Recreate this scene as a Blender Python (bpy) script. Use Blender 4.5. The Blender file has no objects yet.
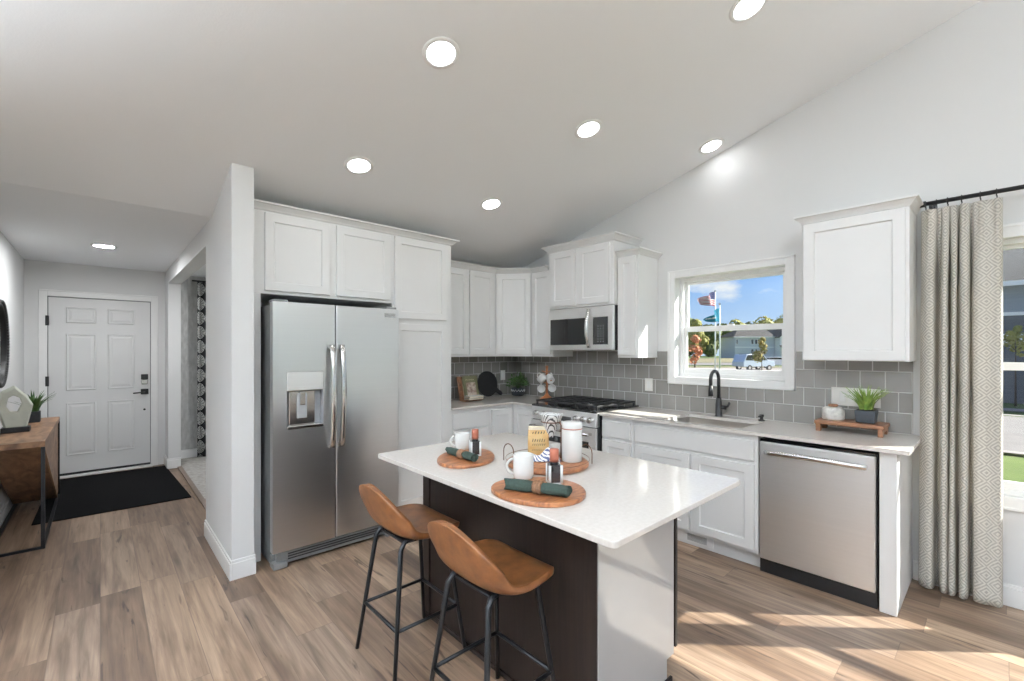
import bpy, bmesh, math, random
from mathutils import Vector, Matrix, Euler

# ------------------------------------------------------------------ camera, sky, sun, exposure
SC = bpy.context.scene
COL = SC.collection
cam_d = bpy.data.cameras.new('camera')
cam = bpy.data.objects.new('camera', cam_d)
COL.objects.link(cam)
cam.location = (0, 0, 1.4475)
cam.rotation_euler = (math.radians(90), 0, -0.7411)
cam_d.sensor_width = 36.0
cam_d.lens = 448.47 * 36.0 / 1024.0
cam_d.shift_x = (512 - 510.72) / 1024.0
cam_d.shift_y = (350.22 - 340.5) / 1024.0
cam_d.clip_start = 0.05
cam_d.clip_end = 1000
SC.camera = cam
SC.view_settings.view_transform = 'Standard'
SC.view_settings.look = 'None'
SC.view_settings.exposure = 0.06
SC.view_settings.gamma = 1.0
SC.view_settings.use_curve_mapping = False
SC.cycles.max_bounces = 12
SC.cycles.diffuse_bounces = 7
SC.cycles.glossy_bounces = 5
SC.cycles.transparent_max_bounces = 16
SC.cycles.sample_clamp_indirect = 6.0
SC.cycles.use_denoising = True

SKY_STRENGTH = 1.0
SUN_STRENGTH = 17.5
LAMP_RADIANCE = 30.0
UPLIGHT_WATTS = 240.0

world = bpy.data.worlds.new('sky')
SC.world = world
world.use_nodes = True
wn, wl = world.node_tree.nodes, world.node_tree.links
wn.clear()
w_out = wn.new('ShaderNodeOutputWorld')
w_bg = wn.new('ShaderNodeBackground')
w_bg.inputs['Strength'].default_value = SKY_STRENGTH
w_tc = wn.new('ShaderNodeTexCoord')
w_sep = wn.new('ShaderNodeSeparateXYZ')
wl.new(w_tc.outputs['Generated'], w_sep.inputs[0])
w_ramp = wn.new('ShaderNodeValToRGB')
e = w_ramp.color_ramp.elements
e[0].position = 0.0; e[0].color = (0.62, 0.78, 0.98, 1)
e[1].position = 0.75; e[1].color = (0.10, 0.27, 0.72, 1)
m_ = e.new(0.16); m_.color = (0.26, 0.50, 0.95, 1)
wl.new(w_sep.outputs['Z'], w_ramp.inputs[0])
w_map = wn.new('ShaderNodeMapping')
w_map.inputs['Scale'].default_value = (1.0, 1.0, 2.6)
wl.new(w_tc.outputs['Generated'], w_map.inputs[0])
w_ns = wn.new('ShaderNodeTexNoise')
w_ns.inputs['Scale'].default_value = 6.5
w_ns.inputs['Detail'].default_value = 6
w_ns.inputs['Roughness'].default_value = 0.55
wl.new(w_map.outputs[0], w_ns.inputs['Vector'])
w_cr = wn.new('ShaderNodeValToRGB')
w_cr.color_ramp.elements[0].position = 0.50
w_cr.color_ramp.elements[1].position = 0.66
wl.new(w_ns.outputs[0], w_cr.inputs[0])
w_mix = wn.new('ShaderNodeMixRGB')
wl.new(w_cr.outputs[0], w_mix.inputs[0])
wl.new(w_ramp.outputs[0], w_mix.inputs[1])
w_mix.inputs[2].default_value = (0.92, 0.94, 1.0, 1)
wl.new(w_mix.outputs[0], w_bg.inputs[0])
wl.new(w_bg.outputs[0], w_out.inputs[0])

sun_d = bpy.data.lights.new('sun', 'SUN')
sun_d.energy = SUN_STRENGTH
sun_d.color = (1.0, 0.96, 0.90)
sun_d.angle = math.radians(0.6)
sun = bpy.data.objects.new('sun', sun_d)
COL.objects.link(sun)
sun.location = (12, -12, 14)
sun.rotation_euler = Vector((-1.0, 1.0, -1.05)).to_track_quat('-Z', 'Y').to_euler()

# ------------------------------------------------------------------ materials
def mat(name, col=(0.8, 0.8, 0.8), rough=0.5, metal=0.0, noise=0.0, nscale=30.0, stretch=(1, 1, 1),
        bump=0.0, coat=0.0, spec=0.5, rvar=0.0, col2=None, sheen=0.0, trans=0.0):
    m = bpy.data.materials.new(name)
    m.use_nodes = True
    n, l = m.node_tree.nodes, m.node_tree.links
    b = n['Principled BSDF']
    b.inputs['Base Color'].default_value = (*col, 1)
    b.inputs['Roughness'].default_value = rough
    b.inputs['Metallic'].default_value = metal
    b.inputs['Coat Weight'].default_value = coat
    b.inputs['Specular IOR Level'].default_value = spec
    if sheen: b.inputs['Sheen Weight'].default_value = sheen
    if trans: b.inputs['Transmission Weight'].default_value = trans
    if noise or bump or rvar:
        tc = n.new('ShaderNodeTexCoord')
        mp = n.new('ShaderNodeMapping')
        mp.inputs['Scale'].default_value = stretch
        ns = n.new('ShaderNodeTexNoise')
        ns.inputs['Scale'].default_value = nscale
        ns.inputs['Detail'].default_value = 5
        l.new(tc.outputs['Object'], mp.inputs[0]); l.new(mp.outputs[0], ns.inputs['Vector'])
        if noise:
            mx = n.new('ShaderNodeMixRGB')
            c2 = col2 or tuple(max(0, c * (1 - noise)) for c in col)
            mx.inputs[1].default_value = (*col, 1); mx.inputs[2].default_value = (*c2, 1)
            cr = n.new('ShaderNodeValToRGB')
            cr.color_ramp.elements[0].position = 0.35; cr.color_ramp.elements[1].position = 0.68
            l.new(ns.outputs[0], cr.inputs[0]); l.new(cr.outputs[0], mx.inputs[0])
            l.new(mx.outputs[0], b.inputs['Base Color'])
        if bump:
            bp = n.new('ShaderNodeBump'); bp.inputs['Strength'].default_value = bump
            bp.inputs['Distance'].default_value = 0.002
            l.new(ns.outputs[0], bp.inputs['Height']); l.new(bp.outputs[0], b.inputs['Normal'])
        if rvar:
            mr = n.new('ShaderNodeMapRange')
            mr.inputs['To Min'].default_value = max(0.02, rough - rvar); mr.inputs['To Max'].default_value = rough + rvar
            l.new(ns.outputs[0], mr.inputs[0]); l.new(mr.outputs[0], b.inputs['Roughness'])
    return m

def math_node(n, l, op, a, b=None):
    x = n.new('ShaderNodeMath'); x.operation = op
    for i, v in enumerate((a, b)):
        if v is None: continue
        if isinstance(v, (int, float)): x.inputs[i].default_value = v
        else: l.new(v, x.inputs[i])
    return x.outputs[0]

def plank_floor():
    m = bpy.data.materials.new('plank_floor'); m.use_nodes = True
    n, l = m.node_tree.nodes, m.node_tree.links
    b = n['Principled BSDF']
    tc = n.new('ShaderNodeTexCoord'); sp = n.new('ShaderNodeSeparateXYZ')
    l.new(tc.outputs['Object'], sp.inputs[0])
    M = lambda op, a, c=None: math_node(n, l, op, a, c)
    W, L = 0.183, 1.22
    r = M('DIVIDE', sp.outputs[0], W); ri = M('FLOOR', r); rf = M('FRACT', r)
    wn1 = n.new('ShaderNodeTexWhiteNoise'); wn1.noise_dimensions = '1D'; l.new(ri, wn1.inputs['W'])
    q = M('ADD', M('DIVIDE', sp.outputs[1], L), M('MULTIPLY', wn1.outputs['Value'], 7.0))
    qi = M('FLOOR', q); qf = M('FRACT', q)
    cid = n.new('ShaderNodeCombineXYZ'); l.new(ri, cid.inputs[0]); l.new(qi, cid.inputs[1])
    wn2 = n.new('ShaderNodeTexWhiteNoise'); wn2.noise_dimensions = '2D'; l.new(cid.outputs[0], wn2.inputs['Vector'])
    ramp = n.new('ShaderNodeValToRGB'); e = ramp.color_ramp.elements
    e[0].color = (0.160, 0.104, 0.069, 1); e[1].color = (0.44, 0.322, 0.228, 1)
    for p, c in ((0.25, (0.230, 0.157, 0.108)), (0.5, (0.345, 0.245, 0.170)), (0.75, (0.260, 0.190, 0.140))):
        k = e.new(p); k.color = (*c, 1)
    l.new(wn2.outputs['Value'], ramp.inputs[0])
    # grain, shifted per plank
    cv = n.new('ShaderNodeCombineXYZ')
    l.new(M('MULTIPLY', sp.outputs[0], 34.0), cv.inputs[0])
    l.new(M('ADD', M('MULTIPLY', sp.outputs[1], 1.6), M('MULTIPLY', wn2.outputs['Value'], 40.0)), cv.inputs[1])
    l.new(M('MULTIPLY', wn2.outputs['Value'], 13.0), cv.inputs[2])
    g = n.new('ShaderNodeTexNoise'); g.inputs['Scale'].default_value = 1.0; g.inputs['Detail'].default_value = 7
    g.inputs['Roughness'].default_value = 0.62; g.inputs['Distortion'].default_value = 0.6
    l.new(cv.outputs[0], g.inputs['Vector'])
    gr = n.new('ShaderNodeValToRGB'); gr.color_ramp.elements[0].position = 0.30; gr.color_ramp.elements[1].position = 0.72
    gr.color_ramp.elements[0].color = (0.42, 0.37, 0.34, 1); gr.color_ramp.elements[1].color = (1.24, 1.22, 1.20, 1)
    l.new(g.outputs[0], gr.inputs[0])
    mx = n.new('ShaderNodeMixRGB'); mx.blend_type = 'MULTIPLY'; mx.inputs[0].default_value = 0.85
    l.new(ramp.outputs[0], mx.inputs[1]); l.new(gr.outputs[0], mx.inputs[2])
    # broad smoky figure and the odd dark knot
    cv2 = n.new('ShaderNodeCombineXYZ')
    l.new(M('MULTIPLY', sp.outputs[0], 11.0), cv2.inputs[0])
    l.new(M('ADD', M('MULTIPLY', sp.outputs[1], 1.3), M('MULTIPLY', wn2.outputs['Value'], 31.0)), cv2.inputs[1])
    g2 = n.new('ShaderNodeTexNoise'); g2.inputs['Scale'].default_value = 1.0; g2.inputs['Detail'].default_value = 3
    l.new(cv2.outputs[0], g2.inputs['Vector'])
    kr = n.new('ShaderNodeValToRGB'); kr.color_ramp.elements[0].position = 0.28; kr.color_ramp.elements[1].position = 0.52
    kr.color_ramp.elements[0].color = (0.40, 0.35, 0.32, 1); kr.color_ramp.elements[1].color = (1, 1, 1, 1)
    l.new(g2.outputs[0], kr.inputs[0])
    mx2 = n.new('ShaderNodeMixRGB'); mx2.blend_type = 'MULTIPLY'; mx2.inputs[0].default_value = 0.9
    l.new(mx.outputs[0], mx2.inputs[1]); l.new(kr.outputs[0], mx2.inputs[2])
    # thin dark cracks
    cv3 = n.new('ShaderNodeCombineXYZ')
    l.new(M('MULTIPLY', sp.outputs[0], 15.0), cv3.inputs[0])
    l.new(M('ADD', M('MULTIPLY', sp.outputs[1], 2.0), M('MULTIPLY', wn2.outputs['Value'], 57.0)), cv3.inputs[1])
    g3 = n.new('ShaderNodeTexNoise'); g3.inputs['Scale'].default_value = 1.0; g3.inputs['Detail'].default_value = 4; g3.inputs['Distortion'].default_value = 1.5
    l.new(cv3.outputs[0], g3.inputs['Vector'])
    ck = n.new('ShaderNodeValToRGB'); ck.color_ramp.elements[0].position = 0.29; ck.color_ramp.elements[1].position = 0.36
    ck.color_ramp.elements[0].color = (0.22, 0.18, 0.16, 1); ck.color_ramp.elements[1].color = (1, 1, 1, 1)
    l.new(g3.outputs[0], ck.inputs[0])
    mxc = n.new('ShaderNodeMixRGB'); mxc.blend_type = 'MULTIPLY'; mxc.inputs[0].default_value = 0.85
    l.new(mx2.outputs[0], mxc.inputs[1]); l.new(ck.outputs[0], mxc.inputs[2]); mx2 = mxc
    # joints
    jx = M('LESS_THAN', M('MINIMUM', rf, M('SUBTRACT', 1.0, rf)), 0.009)
    jy = M('LESS_THAN', M('MINIMUM', qf, M('SUBTRACT', 1.0, qf)), 0.0014)
    j = M('MAXIMUM', jx, jy)
    mx3 = n.new('ShaderNodeMixRGB'); l.new(M('MULTIPLY', j, 0.6), mx3.inputs[0])
    l.new(mx2.outputs[0], mx3.inputs[1]); mx3.inputs[2].default_value = (0.09, 0.06, 0.045, 1)
    l.new(mx3.outputs[0], b.inputs['Base Color'])
    b.inputs['Roughness'].default_value = 0.42
    bp = n.new('ShaderNodeBump'); bp.inputs['Strength'].default_value = 0.12; bp.inputs['Distance'].default_value = 0.002
    l.new(g.outputs[0], bp.inputs['Height']); l.new(bp.outputs[0], b.inputs['Normal'])
    return m

def tile_mat(name, axis, phase):
    """square running-bond glazed tile; axis 0: runs along X, 1: runs along Y"""
    m = bpy.data.materials.new(name); m.use_nodes = True
    n, l = m.node_tree.nodes, m.node_tree.links
    b = n['Principled BSDF']
    tc = n.new('ShaderNodeTexCoord'); sp = n.new('ShaderNodeSeparateXYZ')
    l.new(tc.outputs['Object'], sp.inputs[0])
    M = lambda op, a, c=None: math_node(n, l, op, a, c)
    T = 0.1318
    v = M('DIVIDE', M('SUBTRACT', sp.outputs[2], 0.9125), T); vi = M('FLOOR', v); vf = M('FRACT', v)
    odd = M('FRACT', M('MULTIPLY', vi, 0.5))
    u = M('ADD', M('DIVIDE', M('SUBTRACT', sp.outputs[axis], phase), T), odd)
    ui = M('FLOOR', u); uf = M('FRACT', u)
    du = M('MINIMUM', uf, M('SUBTRACT', 1.0, uf)); dv = M('MINIMUM', vf, M('SUBTRACT', 1.0, vf))
    dd = M('MINIMUM', du, dv)
    g = n.new('ShaderNodeMapRange'); g.inputs['From Min'].default_value = 0.016; g.inputs['From Max'].default_value = 0.026
    l.new(dd, g.inputs[0])
    cid = n.new('ShaderNodeCombineXYZ'); l.new(ui, cid.inputs[0]); l.new(vi, cid.inputs[1])
    w = n.new('ShaderNodeTexWhiteNoise'); w.noise_dimensions = '2D'; l.new(cid.outputs[0], w.inputs['Vector'])
    rp = n.new('ShaderNodeValToRGB'); e = rp.color_ramp.elements
    e[0].color = (0.205, 0.192, 0.176, 1); e[1].color = (0.275, 0.264, 0.247, 1)
    l.new(w.outputs['Value'], rp.inputs[0])
    mx = n.new('ShaderNodeMixRGB'); l.new(g.outputs[0], mx.inputs[0])
    mx.inputs[1].default_value = (0.58, 0.57, 0.55, 1); l.new(rp.outputs[0], mx.inputs[2])
    l.new(mx.outputs[0], b.inputs['Base Color'])
    rr = n.new('ShaderNodeMapRange'); rr.inputs['To Min'].default_value = 0.7; rr.inputs['To Max'].default_value = 0.22
    l.new(g.outputs[0], rr.inputs[0]); l.new(rr.outputs[0], b.inputs['Roughness'])
    bp = n.new('ShaderNodeBump'); bp.inputs['Strength'].default_value = 0.5; bp.inputs['Distance'].default_value = 0.003
    l.new(g.outputs[0], bp.inputs['Height']); l.new(bp.outputs[0], b.inputs['Normal'])
    return m

def wood_mat(name, c1, c2, axis_stretch=(3, 30, 30), rough=0.45, scale=1.0, coat=0.0):
    m = bpy.data.materials.new(name); m.use_nodes = True
    n, l = m.node_tree.nodes, m.node_tree.links
    b = n['Principled BSDF']
    tc = n.new('ShaderNodeTexCoord'); mp = n.new('ShaderNodeMapping')
    mp.inputs['Scale'].default_value = axis_stretch
    l.new(tc.outputs['Object'], mp.inputs[0])
    a = n.new('ShaderNodeTexNoise'); a.inputs['Scale'].default_value = scale; a.inputs['Detail'].default_value = 6
    a.inputs['Distortion'].default_value = 1.2
    l.new(mp.outputs[0], a.inputs['Vector'])
    r = n.new('ShaderNodeValToRGB'); r.color_ramp.elements[0].position = 0.32; r.color_ramp.elements[1].position = 0.68
    r.color_ramp.elements[0].color = (*c2, 1); r.color_ramp.elements[1].color = (*c1, 1)
    l.new(a.outputs[0], r.inputs[0]); l.new(r.outputs[0], b.inputs['Base Color'])
    b.inputs['Roughness'].default_value = rough
    b.inputs['Coat Weight'].default_value = coat
    return m

def emit_mat(name, col, strength):
    m = bpy.data.materials.new(name); m.use_nodes = True
    n, l = m.node_tree.nodes, m.node_tree.links
    n.clear()
    o = n.new('ShaderNodeOutputMaterial'); em = n.new('ShaderNodeEmission')
    em.inputs[0].default_value = (*col, 1); em.inputs[1].default_value = strength
    l.new(em.outputs[0], o.inputs[0])
    return m

def glass_pane():
    m = bpy.data.materials.new('window_glass'); m.use_nodes = True
    n, l = m.node_tree.nodes, m.node_tree.links
    n.clear()
    o = n.new('ShaderNodeOutputMaterial'); t = n.new('ShaderNodeBsdfTransparent'); g = n.new('ShaderNodeBsdfGlossy')
    t.inputs[0].default_value = (0.96, 0.98, 0.97, 1)
    g.inputs['Roughness'].default_value = 0.02
    lw = n.new('ShaderNodeLayerWeight'); lw.inputs[0].default_value = 0.5
    f = n.new('ShaderNodeMapRange'); f.inputs['To Min'].default_value = 0.03; f.inputs['To Max'].default_value = 0.6
    pw = n.new('ShaderNodeMath'); pw.operation = 'POWER'; pw.inputs[1].default_value = 5.0
    l.new(lw.outputs['Facing'], pw.inputs[0]); l.new(pw.outputs[0], f.inputs[0])
    mx = n.new('ShaderNodeMixShader')
    l.new(f.outputs[0], mx.inputs[0]); l.new(t.outputs[0], mx.inputs[1]); l.new(g.outputs[0], mx.inputs[2])
    l.new(mx.outputs[0], o.inputs[0])
    return m

def curtain_mat(name, c1, c2, scale, translucent):
    m = bpy.data.materials.new(name); m.use_nodes = True
    n, l = m.node_tree.nodes, m.node_tree.links
    b = n['Principled BSDF']; out = n['Material Output']
    tc = n.new('ShaderNodeTexCoord')
    M = lambda op, a, c=None: math_node(n, l, op, a, c)
    uv = n.new('ShaderNodeUVMap'); uv.uv_map = 'cloth'
    sp = n.new('ShaderNodeSeparateXYZ'); l.new(uv.outputs[0], sp.inputs[0])
    u = M('MULTIPLY', sp.outputs[0], scale); v = M('MULTIPLY', sp.outputs[1], scale)
    tri = lambda x: M('ABSOLUTE', M('SUBTRACT', M('FRACT', x), 0.5))
    # nested diamonds: |u|+|v| folded, then striped
    d = M('ADD', tri(u), tri(v))
    st = M('FRACT', M('MULTIPLY', d, 5.0))
    s2 = M('GREATER_THAN', st, 0.5)
    ns = n.new('ShaderNodeTexNoise'); ns.inputs['Scale'].default_value = 60; ns.inputs['Detail'].default_value = 3
    l.new(tc.outputs['Object'], ns.inputs['Vector'])
    f = M('MULTIPLY', s2, M('ADD', M('MULTIPLY', ns.outputs[0], 0.9), 0.35))
    mx = n.new('ShaderNodeMixRGB'); l.new(f, mx.inputs[0])
    mx.inputs[1].default_value = (*c1, 1); mx.inputs[2].default_value = (*c2, 1)
    l.new(mx.outputs[0], b.inputs['Base Color'])
    b.inputs['Roughness'].default_value = 0.9
    tr = n.new('ShaderNodeBsdfTranslucent'); l.new(mx.outputs[0], tr.inputs[0])
    ms = n.new('ShaderNodeMixShader'); ms.inputs[0].default_value = translucent
    l.new(b.outputs[0], ms.inputs[1]); l.new(tr.outputs[0], ms.inputs[2]); l.new(ms.outputs[0], out.inputs[0])
    return m

def medallion_mat():
    m = bpy.data.materials.new('medallion_cloth'); m.use_nodes = True
    n, l = m.node_tree.nodes, m.node_tree.links
    b = n['Principled BSDF']
    M = lambda op, a, c=None: math_node(n, l, op, a, c)
    uv = n.new('ShaderNodeUVMap'); uv.uv_map = 'cloth'
    sp = n.new('ShaderNodeSeparateXYZ'); l.new(uv.outputs[0], sp.inputs[0])
    u = M('SUBTRACT', M('FRACT', M('MULTIPLY', sp.outputs[0], 5.2)), 0.5)
    v = M('SUBTRACT', M('FRACT', M('MULTIPLY', sp.outputs[1], 5.2)), 0.5)
    r = M('SQRT', M('ADD', M('MULTIPLY', u, u), M('MULTIPLY', v, v)))
    an = M('ARCTAN2', v, u)
    ring = M('SINE', M('MULTIPLY', r, 62.0))
    pet = M('SINE', M('MULTIPLY', an, 12.0))
    s = M('GREATER_THAN', M('ADD', ring, M('MULTIPLY', pet, 0.6)), -0.25)
    inside = M('LESS_THAN', r, 0.46)
    f = M('MULTIPLY', s, inside)
    mx = n.new('ShaderNodeMixRGB'); l.new(f, mx.inputs[0])
    mx.inputs[1].default_value = (0.012, 0.012, 0.014, 1); mx.inputs[2].default_value = (0.62, 0.62, 0.60, 1)
    l.new(mx.outputs[0], b.inputs['Base Color']); b.inputs['Roughness'].default_value = 0.9
    return m

MT = {}
MT['wall'] = mat('wall_paint', (0.71, 0.712, 0.71), 0.75, bump=0.05, nscale=220)
MT['ceiling'] = mat('ceiling_paint', (0.865, 0.88, 0.90), 0.85, bump=0.25, nscale=120)
MT['trim'] = mat('trim_paint', (0.83, 0.83, 0.825), 0.35, noise=0.02, nscale=8)
MT['cab'] = mat('cabinet_paint', (0.77, 0.77, 0.765), 0.35, noise=0.015, nscale=6)
MT['door'] = mat('door_paint', (0.72, 0.72, 0.72), 0.4, noise=0.02, nscale=5)
MT['floor'] = plank_floor()
MT['tile_y'] = tile_mat('grey_tile_window_side', 1, 0.51)
MT['tile_x'] = tile_mat('grey_tile_fridge_side', 0, 3.79)
MT['quartz'] = mat('white_quartz', (0.67, 0.632, 0.595), 0.10, noise=0.10, nscale=70, col2=(0.625, 0.585, 0.545), spec=0.5)
MT['espresso'] = wood_mat('espresso_wood', (0.021, 0.013, 0.010), (0.010, 0.0068, 0.006), (40, 40, 2.2), 0.48)
MT['espresso'].node_tree.nodes['Principled BSDF'].inputs['Specular IOR Level'].default_value = 0.28
MT['end_panel'] = mat('glare_grey_panel', (0.40, 0.40, 0.40), 0.28, noise=0.06, nscale=3, coat=0.8)  # pale grey base stands in for window glare on a dark panel
MT['steel'] = mat('brushed_steel', (0.72, 0.725, 0.735), 0.29, 1.0, noise=0.02, nscale=1.0, stretch=(1, 1, 90), rvar=0.012)
MT['steel_v'] = mat('brushed_steel_light', (0.90, 0.90, 0.90), 0.42, 1.0, noise=0.02, nscale=1.0, stretch=(1, 1, 90), rvar=0.012)
MT['chrome'] = mat('polished_steel', (0.68, 0.67, 0.66), 0.16, 1.0, noise=0.05, nscale=20)
MT['case'] = mat('grey_appliance_case', (0.20, 0.205, 0.205), 0.4, 0.3, noise=0.1, nscale=40)
MT['black'] = mat('matt_black', (0.012, 0.012, 0.013), 0.45, noise=0.2, nscale=60)
MT['iron'] = mat('cast_iron', (0.016, 0.016, 0.017), 0.55, bump=0.3, nscale=200)
MT['blackglass'] = mat('black_glass', (0.010, 0.011, 0.012), 0.06, noise=0.1, nscale=3, coat=0.5)
MT['gunmetal'] = mat('black_metal_tube', (0.022, 0.023, 0.026), 0.38, 0.6, noise=0.2, nscale=80)
MT['leather'] = mat('tan_leather', (0.205, 0.080, 0.027), 0.38, noise=0.30, nscale=22, bump=0.10, col2=(0.125, 0.046, 0.015))
MT['acacia'] = wood_mat('acacia_wood', (0.40, 0.160, 0.062), (0.15, 0.050, 0.020), (9, 40, 20), 0.38, coat=0.15)
MT['walnut'] = wood_mat('walnut_wood', (0.30, 0.135, 0.062), (0.13, 0.052, 0.026), (30, 6, 30), 0.45)
MT['console'] = wood_mat('rustic_wood', (0.38, 0.215, 0.115), (0.14, 0.070, 0.038), (12, 3.5, 9), 0.45)
MT['white_ceramic'] = mat('white_ceramic', (0.72, 0.715, 0.695), 0.25, noise=0.03, nscale=30)
MT['crackle'] = mat('aged_white_ceramic', (0.72, 0.70, 0.66), 0.45, noise=0.25, nscale=45, col2=(0.5, 0.48, 0.45))
MT['green_cloth'] = mat('dark_green_linen', (0.026, 0.046, 0.036), 0.9, noise=0.35, nscale=120, bump=0.3)
MT['ring'] = mat('rattan_brown', (0.20, 0.095, 0.045), 0.6, noise=0.4, nscale=150)
MT['copper'] = mat('copper_pink', (0.38, 0.125, 0.078), 0.35, 0.35, noise=0.15, nscale=30)
MT['bronze'] = mat('bronze_wire', (0.16, 0.075, 0.045), 0.35, 0.8, noise=0.2, nscale=40)
MT['darkliquid'] = mat('dark_bottle', (0.014, 0.012, 0.014), 0.08, noise=0.1, nscale=5, coat=0.6)
MT['clear'] = mat('clear_bottle_glass', (0.74, 0.77, 0.78), 0.08, noise=0.04, nscale=12)
MT['leaf'] = mat('leaf_green', (0.125, 0.235, 0.035), 0.5, noise=0.5, nscale=25, col2=(0.30, 0.40, 0.08))
MT['leaf_dark'] = mat('leaf_dark_green', (0.030, 0.085, 0.018), 0.5, noise=0.5, nscale=40, col2=(0.07, 0.15, 0.03))
MT['slate'] = mat('slate_pot', (0.035, 0.042, 0.050), 0.7, noise=0.3, nscale=60)
MT['plate'] = mat('outlet_plastic', (0.80, 0.79, 0.76), 0.4, noise=0.02, nscale=10)
MT['ivory'] = mat('sage_ivory_stone', (0.60, 0.62, 0.54), 0.5, noise=0.12, nscale=14)
MT['rug'] = mat('black_mat', (0.0075, 0.0075, 0.008), 1.0, noise=0.4, nscale=260, bump=0.6, spec=0.1)
MT['carpet'] = mat('grey_carpet', (0.42, 0.40, 0.37), 1.0, noise=0.3, nscale=25, bump=0.5)
MT['wallpaper'] = mat('pale_grey_wallpaper', (0.56, 0.56, 0.55), 0.8, noise=0.25, nscale=30, stretch=(1, 1, 0.3))
MT['lens'] = emit_mat('lamp_lens', (0.97, 0.985, 1.0), LAMP_RADIANCE)
MT['glass'] = glass_pane()
MT['curtain'] = curtain_mat('patterned_linen', (0.68, 0.645, 0.585), (0.40, 0.375, 0.33), 10.5, 0.20)
MT['medallion'] = medallion_mat()
MT['paper'] = mat('cream_paper', (0.72, 0.64, 0.50), 0.8, noise=0.1, nscale=40)

# ------------------------------------------------------------------ mesh helpers
ORG = {}          # world origin of every parent
ROT = {}

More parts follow.
